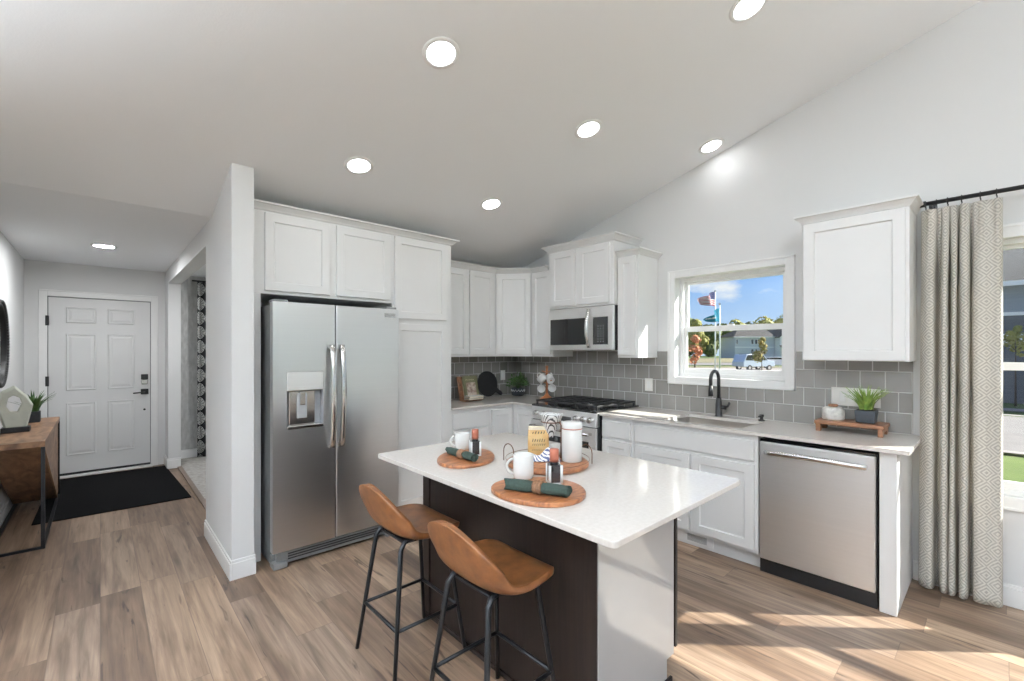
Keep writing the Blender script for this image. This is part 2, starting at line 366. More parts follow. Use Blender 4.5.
class MB:
    def __init__(self): self.bm = bmesh.new()
    def box(self, x0, x1, y0, y1, z0, z1):
        v = [self.bm.verts.new((x, y, z)) for x in (x0, x1) for y in (y0, y1) for z in (z0, z1)]
        for f in ((0,1,3,2),(4,6,7,5),(0,4,5,1),(2,3,7,6),(0,2,6,4),(1,5,7,3)):
            self.bm.faces.new([v[i] for i in f])
        return self
    def prism(self, poly, d, axis=2):
        """poly: 3D points in order; extruded by vector d"""
        d = Vector(d)
        a = [self.bm.verts.new(Vector(p)) for p in poly]
        b = [self.bm.verts.new(Vector(p) + d) for p in poly]
        self.bm.faces.new(a); self.bm.faces.new(b[::-1])
        k = len(a)
        for i in range(k):
            self.bm.faces.new((a[i], b[i], b[(i+1) % k], a[(i+1) % k]))
        return self
    def hexa(self, p):
        v = [self.bm.verts.new(q) for q in p]   # 4 bottom, 4 top in the same order
        for f in ((3,2,1,0),(4,5,6,7),(0,1,5,4),(1,2,6,5),(2,3,7,6),(3,0,4,7)):
            self.bm.faces.new([v[i] for i in f])
        return self
    def cyl(self, p0, p1, r0, r1=None, n=16, caps=True):
        r1 = r0 if r1 is None else r1
        p0, p1 = Vector(p0), Vector(p1)
        ax = (p1 - p0).normalized()
        t = Vector((1,0,0)) if abs(ax.x) < 0.9 else Vector((0,1,0))
        u = ax.cross(t).normalized(); w = ax.cross(u)
        a = []; b = []
        for i in range(n):
            c, s = math.cos(2*math.pi*i/n), math.sin(2*math.pi*i/n)
            a.append(self.bm.verts.new(p0 + (u*c + w*s)*r0)); b.append(self.bm.verts.new(p1 + (u*c + w*s)*r1))
        for i in range(n):
            f = self.bm.faces.new((a[i], a[(i+1)%n], b[(i+1)%n], b[i])); f.smooth = True
        if caps:
            self.bm.faces.new(a[::-1]); self.bm.faces.new(b)
        return self
    def lathe(self, prof, c, n=28, axis=(0,0,1), smooth=True):
        """prof: (radius, height) list"""
        c = Vector(c); ax = Vector(axis).normalized()
        t = Vector((1,0,0)) if abs(ax.x) < 0.9 else Vector((0,1,0))
        u = ax.cross(t).normalized(); w = ax.cross(u)
        rings = []
        for r, h in prof:
            if r < 1e-6: rings.append([self.bm.verts.new(c + ax*h)])
            else: rings.append([self.bm.verts.new(c + ax*h + (u*math.cos(2*math.pi*i/n) + w*math.sin(2*math.pi*i/n))*r) for i in range(n)])
        for A, B in zip(rings, rings[1:]):
            for i in range(n):
                j = (i+1) % n
                q = [A[i % len(A)], A[j % len(A)], B[j % len(B)], B[i % len(B)]]
                q2 = []
                for v in q:
                    if v not in q2: q2.append(v)
                if len(q2) > 2:
                    f = self.bm.faces.new(q2); f.smooth = smooth
        return self
    def tube(self, pts, r, n=10, closed=False, taper=None):
        pts = [Vector(p) for p in pts]
        k = len(pts); rings = []
        prev = None
        for i in range(k):
            if closed: d = pts[(i+1) % k] - pts[i-1]
            else: d = pts[min(i+1, k-1)] - pts[max(i-1, 0)]
            d.normalize()
            if prev is None:
                t = Vector((0,0,1)) if abs(d.z) < 0.9 else Vector((1,0,0))
                u = d.cross(t).normalized()
            else:
                u = (prev - d*prev.dot(d)).normalized()
            prev = u; w = d.cross(u)
            rr = r if taper is None else r*taper[i]
            rings.append([self.bm.verts.new(pts[i] + (u*math.cos(2*math.pi*j/n) + w*math.sin(2*math.pi*j/n))*rr) for j in range(n)])
        rng = range(k) if closed else range(k-1)
        for i in rng:
            A, B = rings[i], rings[(i+1) % k]
            for j in range(n):
                f = self.bm.faces.new((A[j], A[(j+1)%n], B[(j+1)%n], B[j])); f.smooth = True
        if not closed:
            self.bm.faces.new(rings[0][::-1]); self.bm.faces.new(rings[-1])
        return self
    def ball(self, c, r, seg=14, sx=1, sy=1, sz=1):
        M = Matrix.Translation(c) @ Matrix.Diagonal((sx, sy, sz, 1))
        g = bmesh.ops.create_uvsphere(self.bm, u_segments=seg, v_segments=max(6, seg//2), radius=r, matrix=M)
        for v in g['verts']:
            for f in v.link_faces: f.smooth = True
        return self
    def shaker(self, F, u0, u1, v0, v1, t=0.02, rail=0.057, rec=0.010):
        """framed door with a recessed panel; F maps (u, v, out) to world"""
        V = lambda u, v, w: self.bm.verts.new(F(u, v, w))
        R = lambda e, w: [V(u0+e, v0+e, w), V(u1-e, v0+e, w), V(u1-e, v1-e, w), V(u0+e, v1-e, w)]
        back = R(0, 0); e0 = R(0, t-0.002); e1 = R(0.002, t); i0 = R(rail, t); i1 = R(rail+0.006, t-rec); 
        def ring(a, b):
            for k in range(4): self.bm.faces.new((a[k], a[(k+1)%4], b[(k+1)%4], b[k]))
        self.bm.faces.new(back[::-1]); ring(back, e0); ring(e0, e1); ring(e1, i0); ring(i0, i1); self.bm.faces.new(i1)
        return self
    def slab(self, F, u0, u1, v0, v1, t=0.02):
        V = lambda u, v, w: self.bm.verts.new(F(u, v, w))
        R = lambda e, w: [V(u0+e, v0+e, w), V(u1-e, v0+e, w), V(u1-e, v1-e, w), V(u0+e, v1-e, w)]
        back = R(0, 0); e0 = R(0, t-0.003); e1 = R(0.003, t)
        def ring(a, b):
            for k in range(4): self.bm.faces.new((a[k], a[(k+1)%4], b[(k+1)%4], b[k]))
        self.bm.faces.new(back[::-1]); ring(back, e0); ring(e0, e1); self.bm.faces.new(e1)
        return self

def obj(name, mb, m, parent=None, bevel=0.0, seg=2, fix=True):
    bm = mb.bm if isinstance(mb, MB) else mb
    if fix: bmesh.ops.recalc_face_normals(bm, faces=bm.faces[:])
    me = bpy.data.meshes.new(name)
    bm.to_mesh(me); bm.free()
    me.materials.append(MT[m] if isinstance(m, str) else m)
    o = bpy.data.objects.new(name, me)
    COL.objects.link(o)
    if parent is not None:
        o.parent = parent
        o.matrix_parent_inverse = ORG[parent.name].inverted()
        ORG[o.name] = ORG[parent.name]
        # children keep world coordinates in their mesh
        if parent.type == 'MESH': o.matrix_parent_inverse = Matrix.Identity(4)
    else:
        ORG[o.name] = Matrix.Identity(4)
    if bevel:
        b = o.modifiers.new('edge', 'BEVEL'); b.width = bevel; b.segments = seg; b.limit_method = 'ANGLE'
        b.angle_limit = math.radians(35)
    return o

def tag(o, label, cat, group=None):
    o['label'] = label; o['category'] = cat; o['kind'] = 'thing'
    if group: o['group'] = group
    return o

def thing(name, label, cat, loc, group=None):
    o = bpy.data.objects.new(name, None); COL.objects.link(o)
    o.location = loc; o.empty_display_size = 0.05
    ORG[o.name] = Matrix.Translation(loc)
    return tag(o, label, cat, group)

def struct(name, mb, m, bevel=0.0, parent=None):
    o = obj(name, mb, m, parent, bevel)
    o['kind'] = 'structure'
    return o

XF = lambda x: (lambda u, v, w: (x - w, u, v))      # faces -X, u = Y
YF = lambda y: (lambda u, v, w: (u, y - w, v))      # faces -Y, u = X
XP = lambda x: (lambda u, v, w: (x + w, u, v))      # faces +X

# ------------------------------------------------------------------ the room shell
XW, YW, K0, CEIL, RIDGE = 3.80, 4.06, 0.270, 2.44, -0.5
def cz(y):
    return CEIL + K0 * (3.97 - max(y, RIDGE)) - (K0 * (RIDGE - y) if y < RIDGE else 0) if y < 3.97 else CEIL
REAR = -5.0

struct('floor', MB().box(-4.1, 3.97, REAR, 7.35, -0.06, 0.0), 'floor')
struct('floor_den', MB().box(0.737, 3.8, 4.2, 7.33, 0.0005, 0.012), 'carpet')
struct('trim_threshold', MB().box(0.70, 0.745, 4.2, 6.85, 0.0, 0.015), mat('threshold_strip', (0.20, 0.15, 0.12), 0.5, noise=0.2), 0.004)

# ceiling: flat over entry and den, rising over the kitchen to a ridge and down again
cm = MB()
cm.box(-0.75, 3.97, 3.97, 7.35, CEIL, CEIL + 0.12)
for (ya, yb) in ((3.97, RIDGE), (RIDGE, REAR)):
    za, zb = cz(ya), cz(yb)
    cm.prism([(-4.1, ya, za), (-4.1, ya, za + 0.14), (-4.1, yb, zb + 0.14), (-4.1, yb, zb)], (8.07, 0, 0))
struct('ceiling', cm, 'ceiling')

def wall_boxes(mb, axis, p0, p1, u0, u1, z0, z1, holes):
    us = sorted({u0, u1, *[h[0] for h in holes], *[h[1] for h in holes]})
    for a, b in zip(us, us[1:]):
        zs = [(h[2], h[3]) for h in holes if h[0] <= a + 1e-6 and h[1] >= b - 1e-6]
        zs.sort(); z = z0
        for (ha, hb) in zs + [(z1, z1)]:
            if ha - z > 1e-4:
                if axis == 'x': mb.box(p0, p1, a, b, z, ha)
                else: mb.box(a, b, p0, p1, z, ha)
            z = max(z, hb)
    return mb

WK = (1.092, 1.968, 1.212, 2.091)
WA = (-0.548, 0.26, 0.62, 2.085)
WB = (-1.42, -0.612, 0.62, 2.085)
WP = (-4.1, -2.0, 0.03, 2.085)
XO = 3.97
w = wall_boxes(MB(), 'x', XW, XO, REAR, 7.35, 0, CEIL, [WK, WA, WB, WP])
w.prism([(XW, REAR, CEIL), (XW, 3.97, CEIL), (XW, RIDGE, cz(RIDGE))], (XO - XW, 0, 0))
struct('wall_right', w, 'wall')
# back wall of the kitchen, behind refrigerator and corner counter
struct('wall_back', MB().box(0.735, XW, YW, YW + 0.12, 0, CEIL), 'wall')
# short stub wall beside the refrigerator, header over the den opening, pillar by the door
st = MB()
st.prism([(0.61, 3.27, 0), (0.61, 4.2, 0), (0.61, 4.2, CEIL), (0.61, 3.97, CEIL), (0.61, 3.27, cz(3.27))], (0.125, 0, 0))
st.box(0.61, 0.735, 4.2, 6.85, 2.265, CEIL)
st.box(0.61, 0.735, 6.85, 7.19, 0, CEIL)
struct('wall_hall', st, 'wall')
struct('wall_entry', wall_boxes(MB(), 'y', 7.19, 7.35, -0.75, 0.735, 0, CEIL, [(-0.437, 0.467, 0.0, 2.055)]), 'wall')
struct('wall_foyer_side', MB().box(-0.75, -0.615, 3.2, 7.19, 0, CEIL).prism([(-0.75, 3.2, CEIL), (-0.75, 3.97, CEIL), (-0.75, 3.2, cz(3.2))], (0.135, 0, 0)), 'wall')
struct('wall_den', wall_boxes(MB(), 'y', 7.33, 7.45, 0.735, 3.8, 0, CEIL, [(1.25, 2.75, 0.6, 2.1)]), 'wallpaper')
# great room behind the camera
struct('wall_front', MB().box(-4.1, -0.75, 3.2, 3.34, 0, CEIL).prism([(-4.1, 3.2, CEIL), (-0.75, 3.2, CEIL), (-0.75, 3.2, cz(3.2)), (-4.1, 3.2, cz(3.2))], (0, 0.14, 0)), 'wall')
wl_ = wall_boxes(MB(), 'x', -4.22, -4.1, REAR, 3.34, 0, CEIL, [(-3.6, -0.9, 0.5, 2.2)])
wl_.prism([(-4.22, REAR, CEIL), (-4.22, 3.34, CEIL), (-4.22, 3.34, cz(3.34)), (-4.22, RIDGE, cz(RIDGE))], (0.12, 0, 0))
struct('wall_left', wl_, 'wall')
struct('wall_rear', wall_boxes(MB(), 'y', REAR - 0.12, REAR, -4.22, 3.97, 0, CEIL, [(-3.2, -0.2, 0.3, 2.2), (0.5, 3.4, 0.3, 2.2)]), 'wall')

# tiled backsplash, one sheet per wall
bs = wall_boxes(MB(), 'x', 3.788, 3.8, 0.375, 4.06, 0.912, 1.44, [(1.02, 2.027, 1.149, 1.5)])
struct('wall_tile_window', bs, 'tile_y')
struct('wall_tile_corner', MB().box(2.40, 3.788, 4.048, 4.06, 0.912, 1.40), 'tile_x')

# baseboards
def bb(name, x0, x1, y0, y1, nx=0, ny=0, h=0.125):
    m = MB().box(x0, x1, y0, y1, 0, h - 0.02)
    e = 0.005
    m.box(x0 + (e if nx < 0 else 0), x1 - (e if nx > 0 else 0), y0 + (e if ny < 0 else 0), y1 - (e if ny > 0 else 0), h - 0.02, h)
    return struct(name, m, 'trim', 0.003)
bb('baseboard_stub_side', 0.596, 0.61, 3.256, 4.2, nx=-1)
bb('baseboard_stub_end', 0.61, 0.745, 3.256, 3.27, ny=-1)
bb('baseboard_pillar', 0.596, 0.735, 6.836, 6.85, ny=-1)
bb('baseboard_pillar_side', 0.596, 0.61, 6.85, 7.19, nx=-1)
bb('baseboard_den', 0.735, 1.6, 7.316, 7.33, ny=-1)
bb('baseboard_right', 3.786, 3.80, -2.0, 0.375, nx=-1)
bb('baseboard_foyer', -0.615, -0.601, 3.2, 7.19, nx=1)
bb('baseboard_entry_left', -0.601, -0.505, 7.176, 7.19, ny=-1)

# ------------------------------------------------------------------ windows
def casing(mb, h, w, t, x=XW):
    y0, y1, z0, z1 = h
    for (a, b, c, d) in ((y0 - w, y0, z0 - w, z1 + w), (y1, y1 + w, z0 - w, z1 + w), (y0, y1, z1, z1 + w), (y0, y1, z0 - w, z0)):
        mb.box(x - t, x, a, b, c, d)
        # raised outer bead of the moulding
    o = w - 0.016
    for (a, b, c, d) in ((y0 - w, y0 - o, z0 - w, z1 + w), (y1 + o, y1 + w, z0 - w, z1 + w), (y0 - w, y1 + w, z1 + o, z1 + w), (y0 - w, y1 + w, z0 - w, z0 - o)):
        mb.box(x - t - 0.007, x - t, a, b, c, d)
    return mb

def dh_window(name, h, rail_z, dx=0.0):
    """double-hung vinyl window set in opening h of the right-hand wall"""
    y0, y1, z0, z1 = h
    f = MB()
    X0, X1 = 3.89 + dx, 3.965 + dx
    w = 0.030
    for (a, b, c, d) in ((y0, y0 + w, z0, z1), (y1 - w, y1, z0, z1), (y0 + w, y1 - w, z1 - w, z1), (y0 + w, y1 - w, z0, z0 + w)):
        f.box(X0, X1, a, b, c, d)
    fr = struct(name, f, 'trim', 0.002)
    s = 0.026
    def sash(nm, xa, xb, za, zb, bot, top):
        m = MB()
        a0, a1 = y0 + w, y1 - w
        m.box(xa, xb, a0, a0 + s, za, zb); m.box(xa, xb, a1 - s, a1, za, zb)
        m.box(xa, xb, a0 + s, a1 - s, za, za + bot); m.box(xa, xb, a0 + s, a1 - s, zb - top, zb)
        q = obj(nm, m, 'trim', fr, 0.002)
        g = MB().box((xa + xb)/2 - 0.002, (xa + xb)/2 + 0.002, a0 + s, a1 - s, za + bot, zb - top)
        obj('pane', g, 'glass', q)
    sash('upper_sash', 3.932 + dx, 3.957 + dx, rail_z - 0.018, z1 - w, 0.038, 0.022)
    sash('lower_sash', 3.902 + dx, 3.928 + dx, z0 + w, rail_z + 0.026, 0.044, 0.046)
    lt = MB().box(3.895 + dx, 3.91 + dx, (y0+y1)/2 - 0.03, (y0+y1)/2 + 0.03, rail_z + 0.026, rail_z + 0.036)
    obj('sash_lock', lt, 'trim', fr, 0.002)
    return fr

k = dh_window('window_1', WK, 1.632)
a = dh_window('window_2', WA, 1.352, -0.055)
b = dh_window('window_3', WB, 1.352, -0.055)
struct('trim_1', casing(MB(), WK, 0.064, 0.016), 'trim', 0.002)
c2 = MB()
c2.box(3.784, 3.80, 0.26, 0.335, 0.545, 2.16); c2.box(3.784, 3.80, -1.495, -1.42, 0.545, 2.16)
c2.box(3.784, 3.80, -0.612, -0.548, 0.62, 2.085)
c2.box(3.784, 3.80, -1.42, 0.26, 2.085, 2.16); c2.box(3.784, 3.80, -1.42, 0.26, 0.545, 0.62)
c2.box(3.777, 3.784, -1.495, 0.335, 2.144, 2.16); c2.box(3.777, 3.784, -1.495, 0.335, 0.545, 0.561)
struct('trim_2', c2, 'trim', 0.002)

def fixed_glazing(name, axis, p, u0, u1, z0, z1, n):
    f = MB(); w = 0.06
    def bx(a, b, c, d, t0=-0.03, t1=0.03):
        if axis == 'x': f.box(p + t0, p + t1, a, b, c, d)
        else: f.box(a, b, p + t0, p + t1, c, d)
    bx(u0, u1, z0, z0 + w); bx(u0, u1, z1 - w, z1)
    for i in range(n + 1):
        c = u0 + (u1 - u0) * i / n
        bx(max(u0, c - w/2 - (w/2 if i == n else 0)), min(u1, c + w/2 + (w/2 if i == 0 else 0)), z0 + w, z1 - w)
    fr = struct(name, f, 'trim')
    g = MB()
    if axis == 'x': g.box(p - 0.003, p + 0.003, u0 + w, u1 - w, z0 + w, z1 - w)
    else: g.box(u0 + w, u1 - w, p - 0.003, p + 0.003, z0 + w, z1 - w)
    obj('pane', g, 'glass', fr)
fixed_glazing('window_4', 'x', 3.90, WP[0], WP[1], WP[2], WP[3], 2)
fixed_glazing('window_5', 'x', -4.16, -3.6, -0.9, 0.5, 2.2, 3)
fixed_glazing('window_6', 'y', REAR - 0.06, -3.2, -0.2, 0.3, 2.2, 3)
fixed_glazing('window_7', 'y', REAR - 0.06, 0.5, 3.4, 0.3, 2.2, 3)
fixed_glazing('window_8', 'y', 7.40, 1.25, 2.75, 0.6, 2.1, 2)

# ------------------------------------------------------------------ entry door
dcase = MB()
for (x0, x1, z0, z1) in ((-0.505, -0.437, 0, 2.125), (0.467, 0.535, 0, 2.125), (-0.437, 0.467, 2.055, 2.125)):
    dcase.box(x0, x1, 7.172, 7.19, z0, z1)
dcase.box(-0.505, 0.535, 7.165, 7.172, 2.11, 2.125)
struct('trim_door', dcase, 'trim', 0.003)
struct('trim_sill', MB().box(-0.45, 0.48, 7.13, 7.19, 0, 0.022), 'trim', 0.003)
# six raised panels
D0, D1, DZ0, DZ1, DY = -0.430, 0.460, 0.045, 2.045, 7.200
dm = MB()
dm.box(D0, D1, DY, DY + 0.045, DZ0, DZ1)
pan = []
for (z0, z1) in ((1.76, 1.94), (0.985, 1.635), (0.24, 0.845)):
    for (x0, x1) in ((-0.290, -0.035), (0.065, 0.310)):
        pan.append((x0, x1, z0, z1))
F = YF(DY)
def raised(mb, x0, x1, z0, z1):
    V = lambda u, v, w: mb.bm.verts.new(F(u, v, w))
    R = lambda e, w: [V(x0+e, z0+e, w), V(x1-e, z0+e, w), V(x1-e, z1-e, w), V(x0+e, z1-e, w)]
    rs = [R(0, 0.0005), R(0.008, 0.011), R(0.017, 0.006), R(0.026, 0.005), R(0.048, 0.012)]
    for p, q in zip(rs, rs[1:]):
        for i in range(4): mb.bm.faces.new((p[i], p[(i+1)%4], q[(i+1)%4], q[i]))
    mb.bm.faces.new(rs[-1])
for p in pan: raised(dm, *p)
door = struct('door_1', dm, 'door', 0.0)
obj('sweep', MB().box(D0, D1, 7.192, 7.225, 0.022, 0.045), 'black', door)
obj('jamb_gap', MB().box(-0.437, D0, 7.205, 7.24, 0.03, 2.055).box(D1, 0.467, 7.205, 7.24, 0.03, 2.055).box(D0, D1, 7.205, 7.24, DZ1, 2.055), 'case', door)
for z in (1.78, 1.10, 0.30):
    obj('hinge', MB().box(-0.452, -0.424, 7.166, 7.20, z - 0.055, z + 0.055), 'black', door, 0.003)
lk = obj('keypad_lock', MB().box(0.372, 0.440, 7.168, 7.20, 1.085, 1.150), 'black', door, 0.006)
obj('cylinder', MB().box(0.374, 0.438, 7.172, 7.20, 1.025, 1.083), 'chrome', lk, 0.008)
lv = obj('lever_rose', MB().box(0.370, 0.444, 7.176, 7.20, 0.900, 0.968), 'black', door, 0.004)
obj('lever', MB().tube([(0.405, 7.178, 0.928), (0.405, 7.145, 0.928), (0.36, 7.140, 0.926), (0.295, 7.142, 0.922)], 0.008, 8), 'black', lv)
obj('peephole', MB().cyl((0.405, 7.188, 0.712), (0.405, 7.20, 0.712), 0.012), 'black', door)
struct('trim_mullion', MB().box(-0.437, 0.467, 7.245, 7.35, 0, 2.055), 'door')

# ------------------------------------------------------------------ recessed ceiling lights
nrm = Vector((0, -K0, -1)).normalized()
T2 = Vector((0, 1, -K0)).normalized()
def can(x, y, label, lens='lens'):
    z = cz(y)
    n_ = nrm if y < 3.97 else Vector((0, 0, -1))
    c = Vector((x, y, z))
    t = thing('recessed_light', label, 'ceiling light', c, 'recessed lights in the ceiling')
    obj('trim_ring', MB().lathe([(0.098, 0.0), (0.096, 0.006), (0.078, 0.008), (0.072, 0.004), (0.072, 0.0)], c, 32, n_), 'trim', t)
    obj('lens', MB().lathe([(0.0, 0.0035), (0.071, 0.0035), (0.071, 0.0)], c, 28, n_), lens, t)
    return t
can(1.30, 1.955, 'round recessed light in the sloped ceiling above the island stools')
can(2.51, 1.94, 'round recessed light in the sloped ceiling between island and range, centre of the row')
can(1.305, 2.965, 'round recessed light in the sloped ceiling in front of the refrigerator')
can(2.49, 2.97, 'round recessed light low on the slope above the corner cabinets')
can(2.53, 0.90, 'round recessed light highest on the slope, cut by the top edge of the picture')
can(3.62, 1.57, 'round recessed light close to the window wall above the sink', emit_mat('sink_lamp_lens', (0.97, 0.985, 1.0), 18.0))
can(0.026, 5.766, 'round recessed light in the flat entry ceiling before the front door', emit_mat('entry_lamp_lens', (0.97, 0.985, 1.0), 360.0))
# unseen lamps added overhead as fill, out of frame and in the den
for (x, y) in ((2.2, 5.6), (1.6, 6.6), (1.30, 0.9), (0.1, 1.6), (-2.3, 1.8), (-2.3, -0.4), (-2.3, -2.6), (0.3, -1.0), (2.4, -1.0), (0.3, -3.2), (2.4, -3.2)):
    ld = bpy.data.lights.new('unseen_fill_lamp', 'AREA'); ld.shape = 'DISK'; ld.size = 0.142
    ld.energy = (LAMP_RADIANCE if y < 4 else 230.0) * math.pi * math.pi * 0.071**2
    ld.color = (0.97, 0.985, 1.0)
    lo = bpy.data.objects.new('unseen_fill_lamp', ld); COL.objects.link(lo)
    lo.location = Vector((x, y, cz(y))) + Vector((0, 0 if y > 4 else -K0 if y > RIDGE else K0, -1)).normalized() * 0.006
    lo.rotation_euler = Vector((0, 0 if y > 4 else -K0 if y > RIDGE else K0, -1)).to_track_quat('-Z', 'Y').to_euler()

# unseen fill lights added behind the camera, bounced off the vaulted ceiling
for (x, y, k_) in ((-2.5, 1.4, 1.7), (-1.4, -2.0, 1.3), (1.2, -2.6, 0.40)):
    ld = bpy.data.lights.new('fill_uplight', 'SPOT'); ld.energy = UPLIGHT_WATTS*4*k_; ld.spot_size = math.radians(150); ld.spot_blend = 0.6
    ld.shadow_soft_size = 0.16; ld.color = (0.83, 0.92, 1.0)
    lo = bpy.data.objects.new('fill_uplight', ld); COL.objects.link(lo)
    lo.location = (x, y, 1.80); lo.rotation_euler = (math.radians(180), 0, 0)

# ------------------------------------------------------------------ cabinets
def crown(mb, path, z0, z1, proj, closed=False):
    """moulding swept along path (list of (x, y)); outward is to the left of the travel direction"""
    prof = [(0.0, z0), (proj*0.18, z0 + 0.006), (proj*0.30, z0 + (z1-z0)*0.30), (proj*0.72, z0 + (z1-z0)*0.72), (proj*0.95, z1 - 0.012), (proj, z1 - 0.010), (proj, z1), (0.02 if proj < 0 else -0.02, z1), (0.02 if proj < 0 else -0.02, z0)]
    P = [Vector((p[0], p[1])) for p in path]
    k = len(P); rings = []
    for i in range(k):
        def nrm_(a, b):
            d = (b - a).normalized(); return Vector((-d.y, d.x))
        if i == 0: m = nrm_(P[0], P[1])
        elif i == k-1: m = nrm_(P[-2], P[-1])
        else:
            a, b = nrm_(P[i-1], P[i]), nrm_(P[i], P[i+1])
            m = (a + b); m = m / m.dot(a)
        rings.append([mb.bm.verts.new((P[i].x + m.x*d, P[i].y + m.y*d, z)) for d, z in prof])
    n = len(prof)
    for A, B in zip(rings, rings[1:]):
        for j in range(n):
            mb.bm.faces.new((A[j], A[(j+1)%n], B[(j+1)%n], B[j]))
    mb.bm.faces.new(rings[0]); mb.bm.faces.new(rings[-1][::-1])
    return mb

# -- tall block round the refrigerator (faces -Y, face frame at Y = 3.43)
TF = 3.43
t = thing('cabinet', 'white two-door cabinet above the refrigerator, up by the ceiling', 'cabinet', (1.3, 3.7, 1.84))
m = MB()
m.box(0.737, 1.795, TF, YW - 0.002, 1.838, 2.415)
m.box(0.737, 0.813, TF, YW - 0.002, 0.0, 1.838)         # the filler down beside the refrigerator
obj('body', m, 'cab', t, 0.002)
for (a_, b_) in ((0.835, 1.277), (1.328, 1.776)):
    obj('door', MB().shaker(YF(TF), a_, b_, 1.862, 2.398), 'cab', t)
obj('crown', crown(MB(), [(1.795, TF), (0.737, TF)][::-1], 2.41, 2.462, -0.055), 'cab', t)

t = thing('cabinet', 'tall white pantry cabinet to the right of the refrigerator', 'cabinet', (2.1, 3.7, 0.0))
m = MB().box(1.795, 2.393, TF, YW - 0.002, 0.0, 2.415)
obj('body', m, 'cab', t, 0.002)
obj('door', MB().shaker(YF(TF), 1.816, 2.335, 1.716, 2.404), 'cab', t)
obj('door', MB().shaker(YF(TF), 1.816, 2.335, 0.115, 1.672), 'cab', t)
obj('crown', crown(MB(), [(1.795, TF), (2.393, TF), (2.393, 3.86)], 2.41, 2.462, -0.055), 'cab', t)

# -- wall cabinets round the corner
UZ0, UZ1, UC = 1.380, 2.290, 2.338
UF, UX = 3.73, 3.47
t = thing('cabinet', 'white wall cabinet between the pantry cabinet and the angled corner cabinet', 'cabinet', (2.8, 3.9, UZ0))
obj('body', MB().box(2.395, 3.188, UF, YW - 0.002, UZ0, UZ1), 'cab', t, 0.002)
for (a_, b_) in ((2.415, 2.800), (2.826, 3.155)):
    obj('door', MB().shaker(YF(UF), a_, b_, UZ0 + 0.022, UZ1 - 0.012), 'cab', t)
obj('crown', crown(MB(), [(2.395, UF), (3.188, UF)], UZ1 - 0.005, UC, -0.05), 'cab', t)

t = thing('cabinet', 'angled white corner wall cabinet with a single door', 'cabinet', (3.5, 3.8, UZ0))
poly = [(3.19, UF), (UX, 3.452), (3.798, 3.452), (3.798, YW - 0.002), (3.19, YW - 0.002)]
obj('body', MB().prism([(x, y, UZ0) for x, y in poly], (0, 0, UZ1 - UZ0)), 'cab', t, 0.002)
p0, p1 = Vector((3.19, UF, 0)), Vector((UX, 3.452, 0))
ud = (p1 - p0).normalized(); nd = Vector((-ud.y, ud.x, 0)); nd = -nd if nd.x > 0 else nd
FD = lambda u, v, w: (p0.x + ud.x*u + nd.x*w, p0.y + ud.y*u + nd.y*w, v)
Ld = (p1 - p0).length
obj('door', MB().shaker(FD, 0.014, Ld - 0.014, UZ0 + 0.022, UZ1 - 0.012), 'cab', t)
obj('crown', crown(MB(), [(3.19, UF), (UX, 3.452)], UZ1 - 0.005, UC, -0.05), 'cab', t)

t = thing('cabinet', 'narrow white wall cabinet half hidden between the corner cabinet and the microwave', 'cabinet', (3.6, 3.3, UZ0))
obj('body', MB().box(UX, 3.798, 3.140, 3.450, UZ0, UZ1), 'cab', t, 0.002)
obj('door', MB().shaker(XF(UX), 3.158, 3.435, UZ0 + 0.022, UZ1 - 0.012), 'cab', t)
obj('crown', crown(MB(), [(UX, 3.450), (UX, 3.205)], UZ1 - 0.005, UC, -0.05), 'cab', t)

t = thing('cabinet', 'white two-door cabinet directly above the microwave', 'cabinet', (3.6, 2.75, 1.86))
MX = 3.405
obj('body', MB().box(MX, 3.798, 2.350, 3.138, 1.862, 2.445), 'cab', t, 0.002)
for (a_, b_) in ((2.385, 2.745), (2.780, 3.105)):
    obj('door', MB().shaker(XF(MX), a_, b_, 1.885, 2.425), 'cab', t)
obj('crown', crown(MB(), [(3.798, 3.138), (MX, 3.138), (MX, 2.350), (3.798, 2.350)], 2.438, 2.500, -0.055), 'cab', t)

t = thing('cabinet', 'narrow white wall cabinet right of the microwave, next to the window', 'cabinet', (3.6, 2.25, UZ0))
obj('body', MB().box(UX, 3.798, 2.138, 2.348, UZ0, UZ1), 'cab', t, 0.002)
obj('door', MB().shaker(XF(UX), 2.160, 2.338, UZ0 + 0.022, UZ1 - 0.012), 'cab', t)
obj('crown', crown(MB(), [(UX, 2.348), (UX, 2.138), (3.798, 2.138)], UZ1 - 0.005, UC, -0.05), 'cab', t)

t = thing('cabinet', 'white single-door wall cabinet between the sink window and the curtain', 'cabinet', (3.6, 0.62, UZ0))
obj('body', MB().box(UX, 3.798, 0.358, 0.897, UZ0, UZ1), 'cab', t, 0.002)
obj('door', MB().shaker(XF(UX), 0.374, 0.886, UZ0 + 0.004, UZ1 - 0.012), 'cab', t)
obj('crown', crown(MB(), [(3.798, 0.897), (UX, 0.897), (UX, 0.358), (3.74, 0.358)], UZ1 - 0.005, UC, -0.042), 'cab', t)

# -- base cabinets (window side faces -X at 3.19, refrigerator side faces -Y at 3.45)
BF, BY, BT, TK = 3.19, 3.45, 0.890, 0.105
t = thing('cabinet', 'white drawer base cabinet on the left of the corner counter', 'cabinet', (2.6, 3.75, 0))
m = MB().box(2.397, 2.876, BY, YW - 0.002, TK, BT); m.box(2.397, 2.876, BY + 0.07, YW - 0.002, 0, TK)
obj('body', m, 'cab', t, 0.002)
for (z0, z1) in ((0.705, 0.850), (0.425, 0.690), (0.130, 0.410)):
    obj('drawer', MB().slab(YF(BY), 2.422, 2.835, z0, z1), 'cab', t)

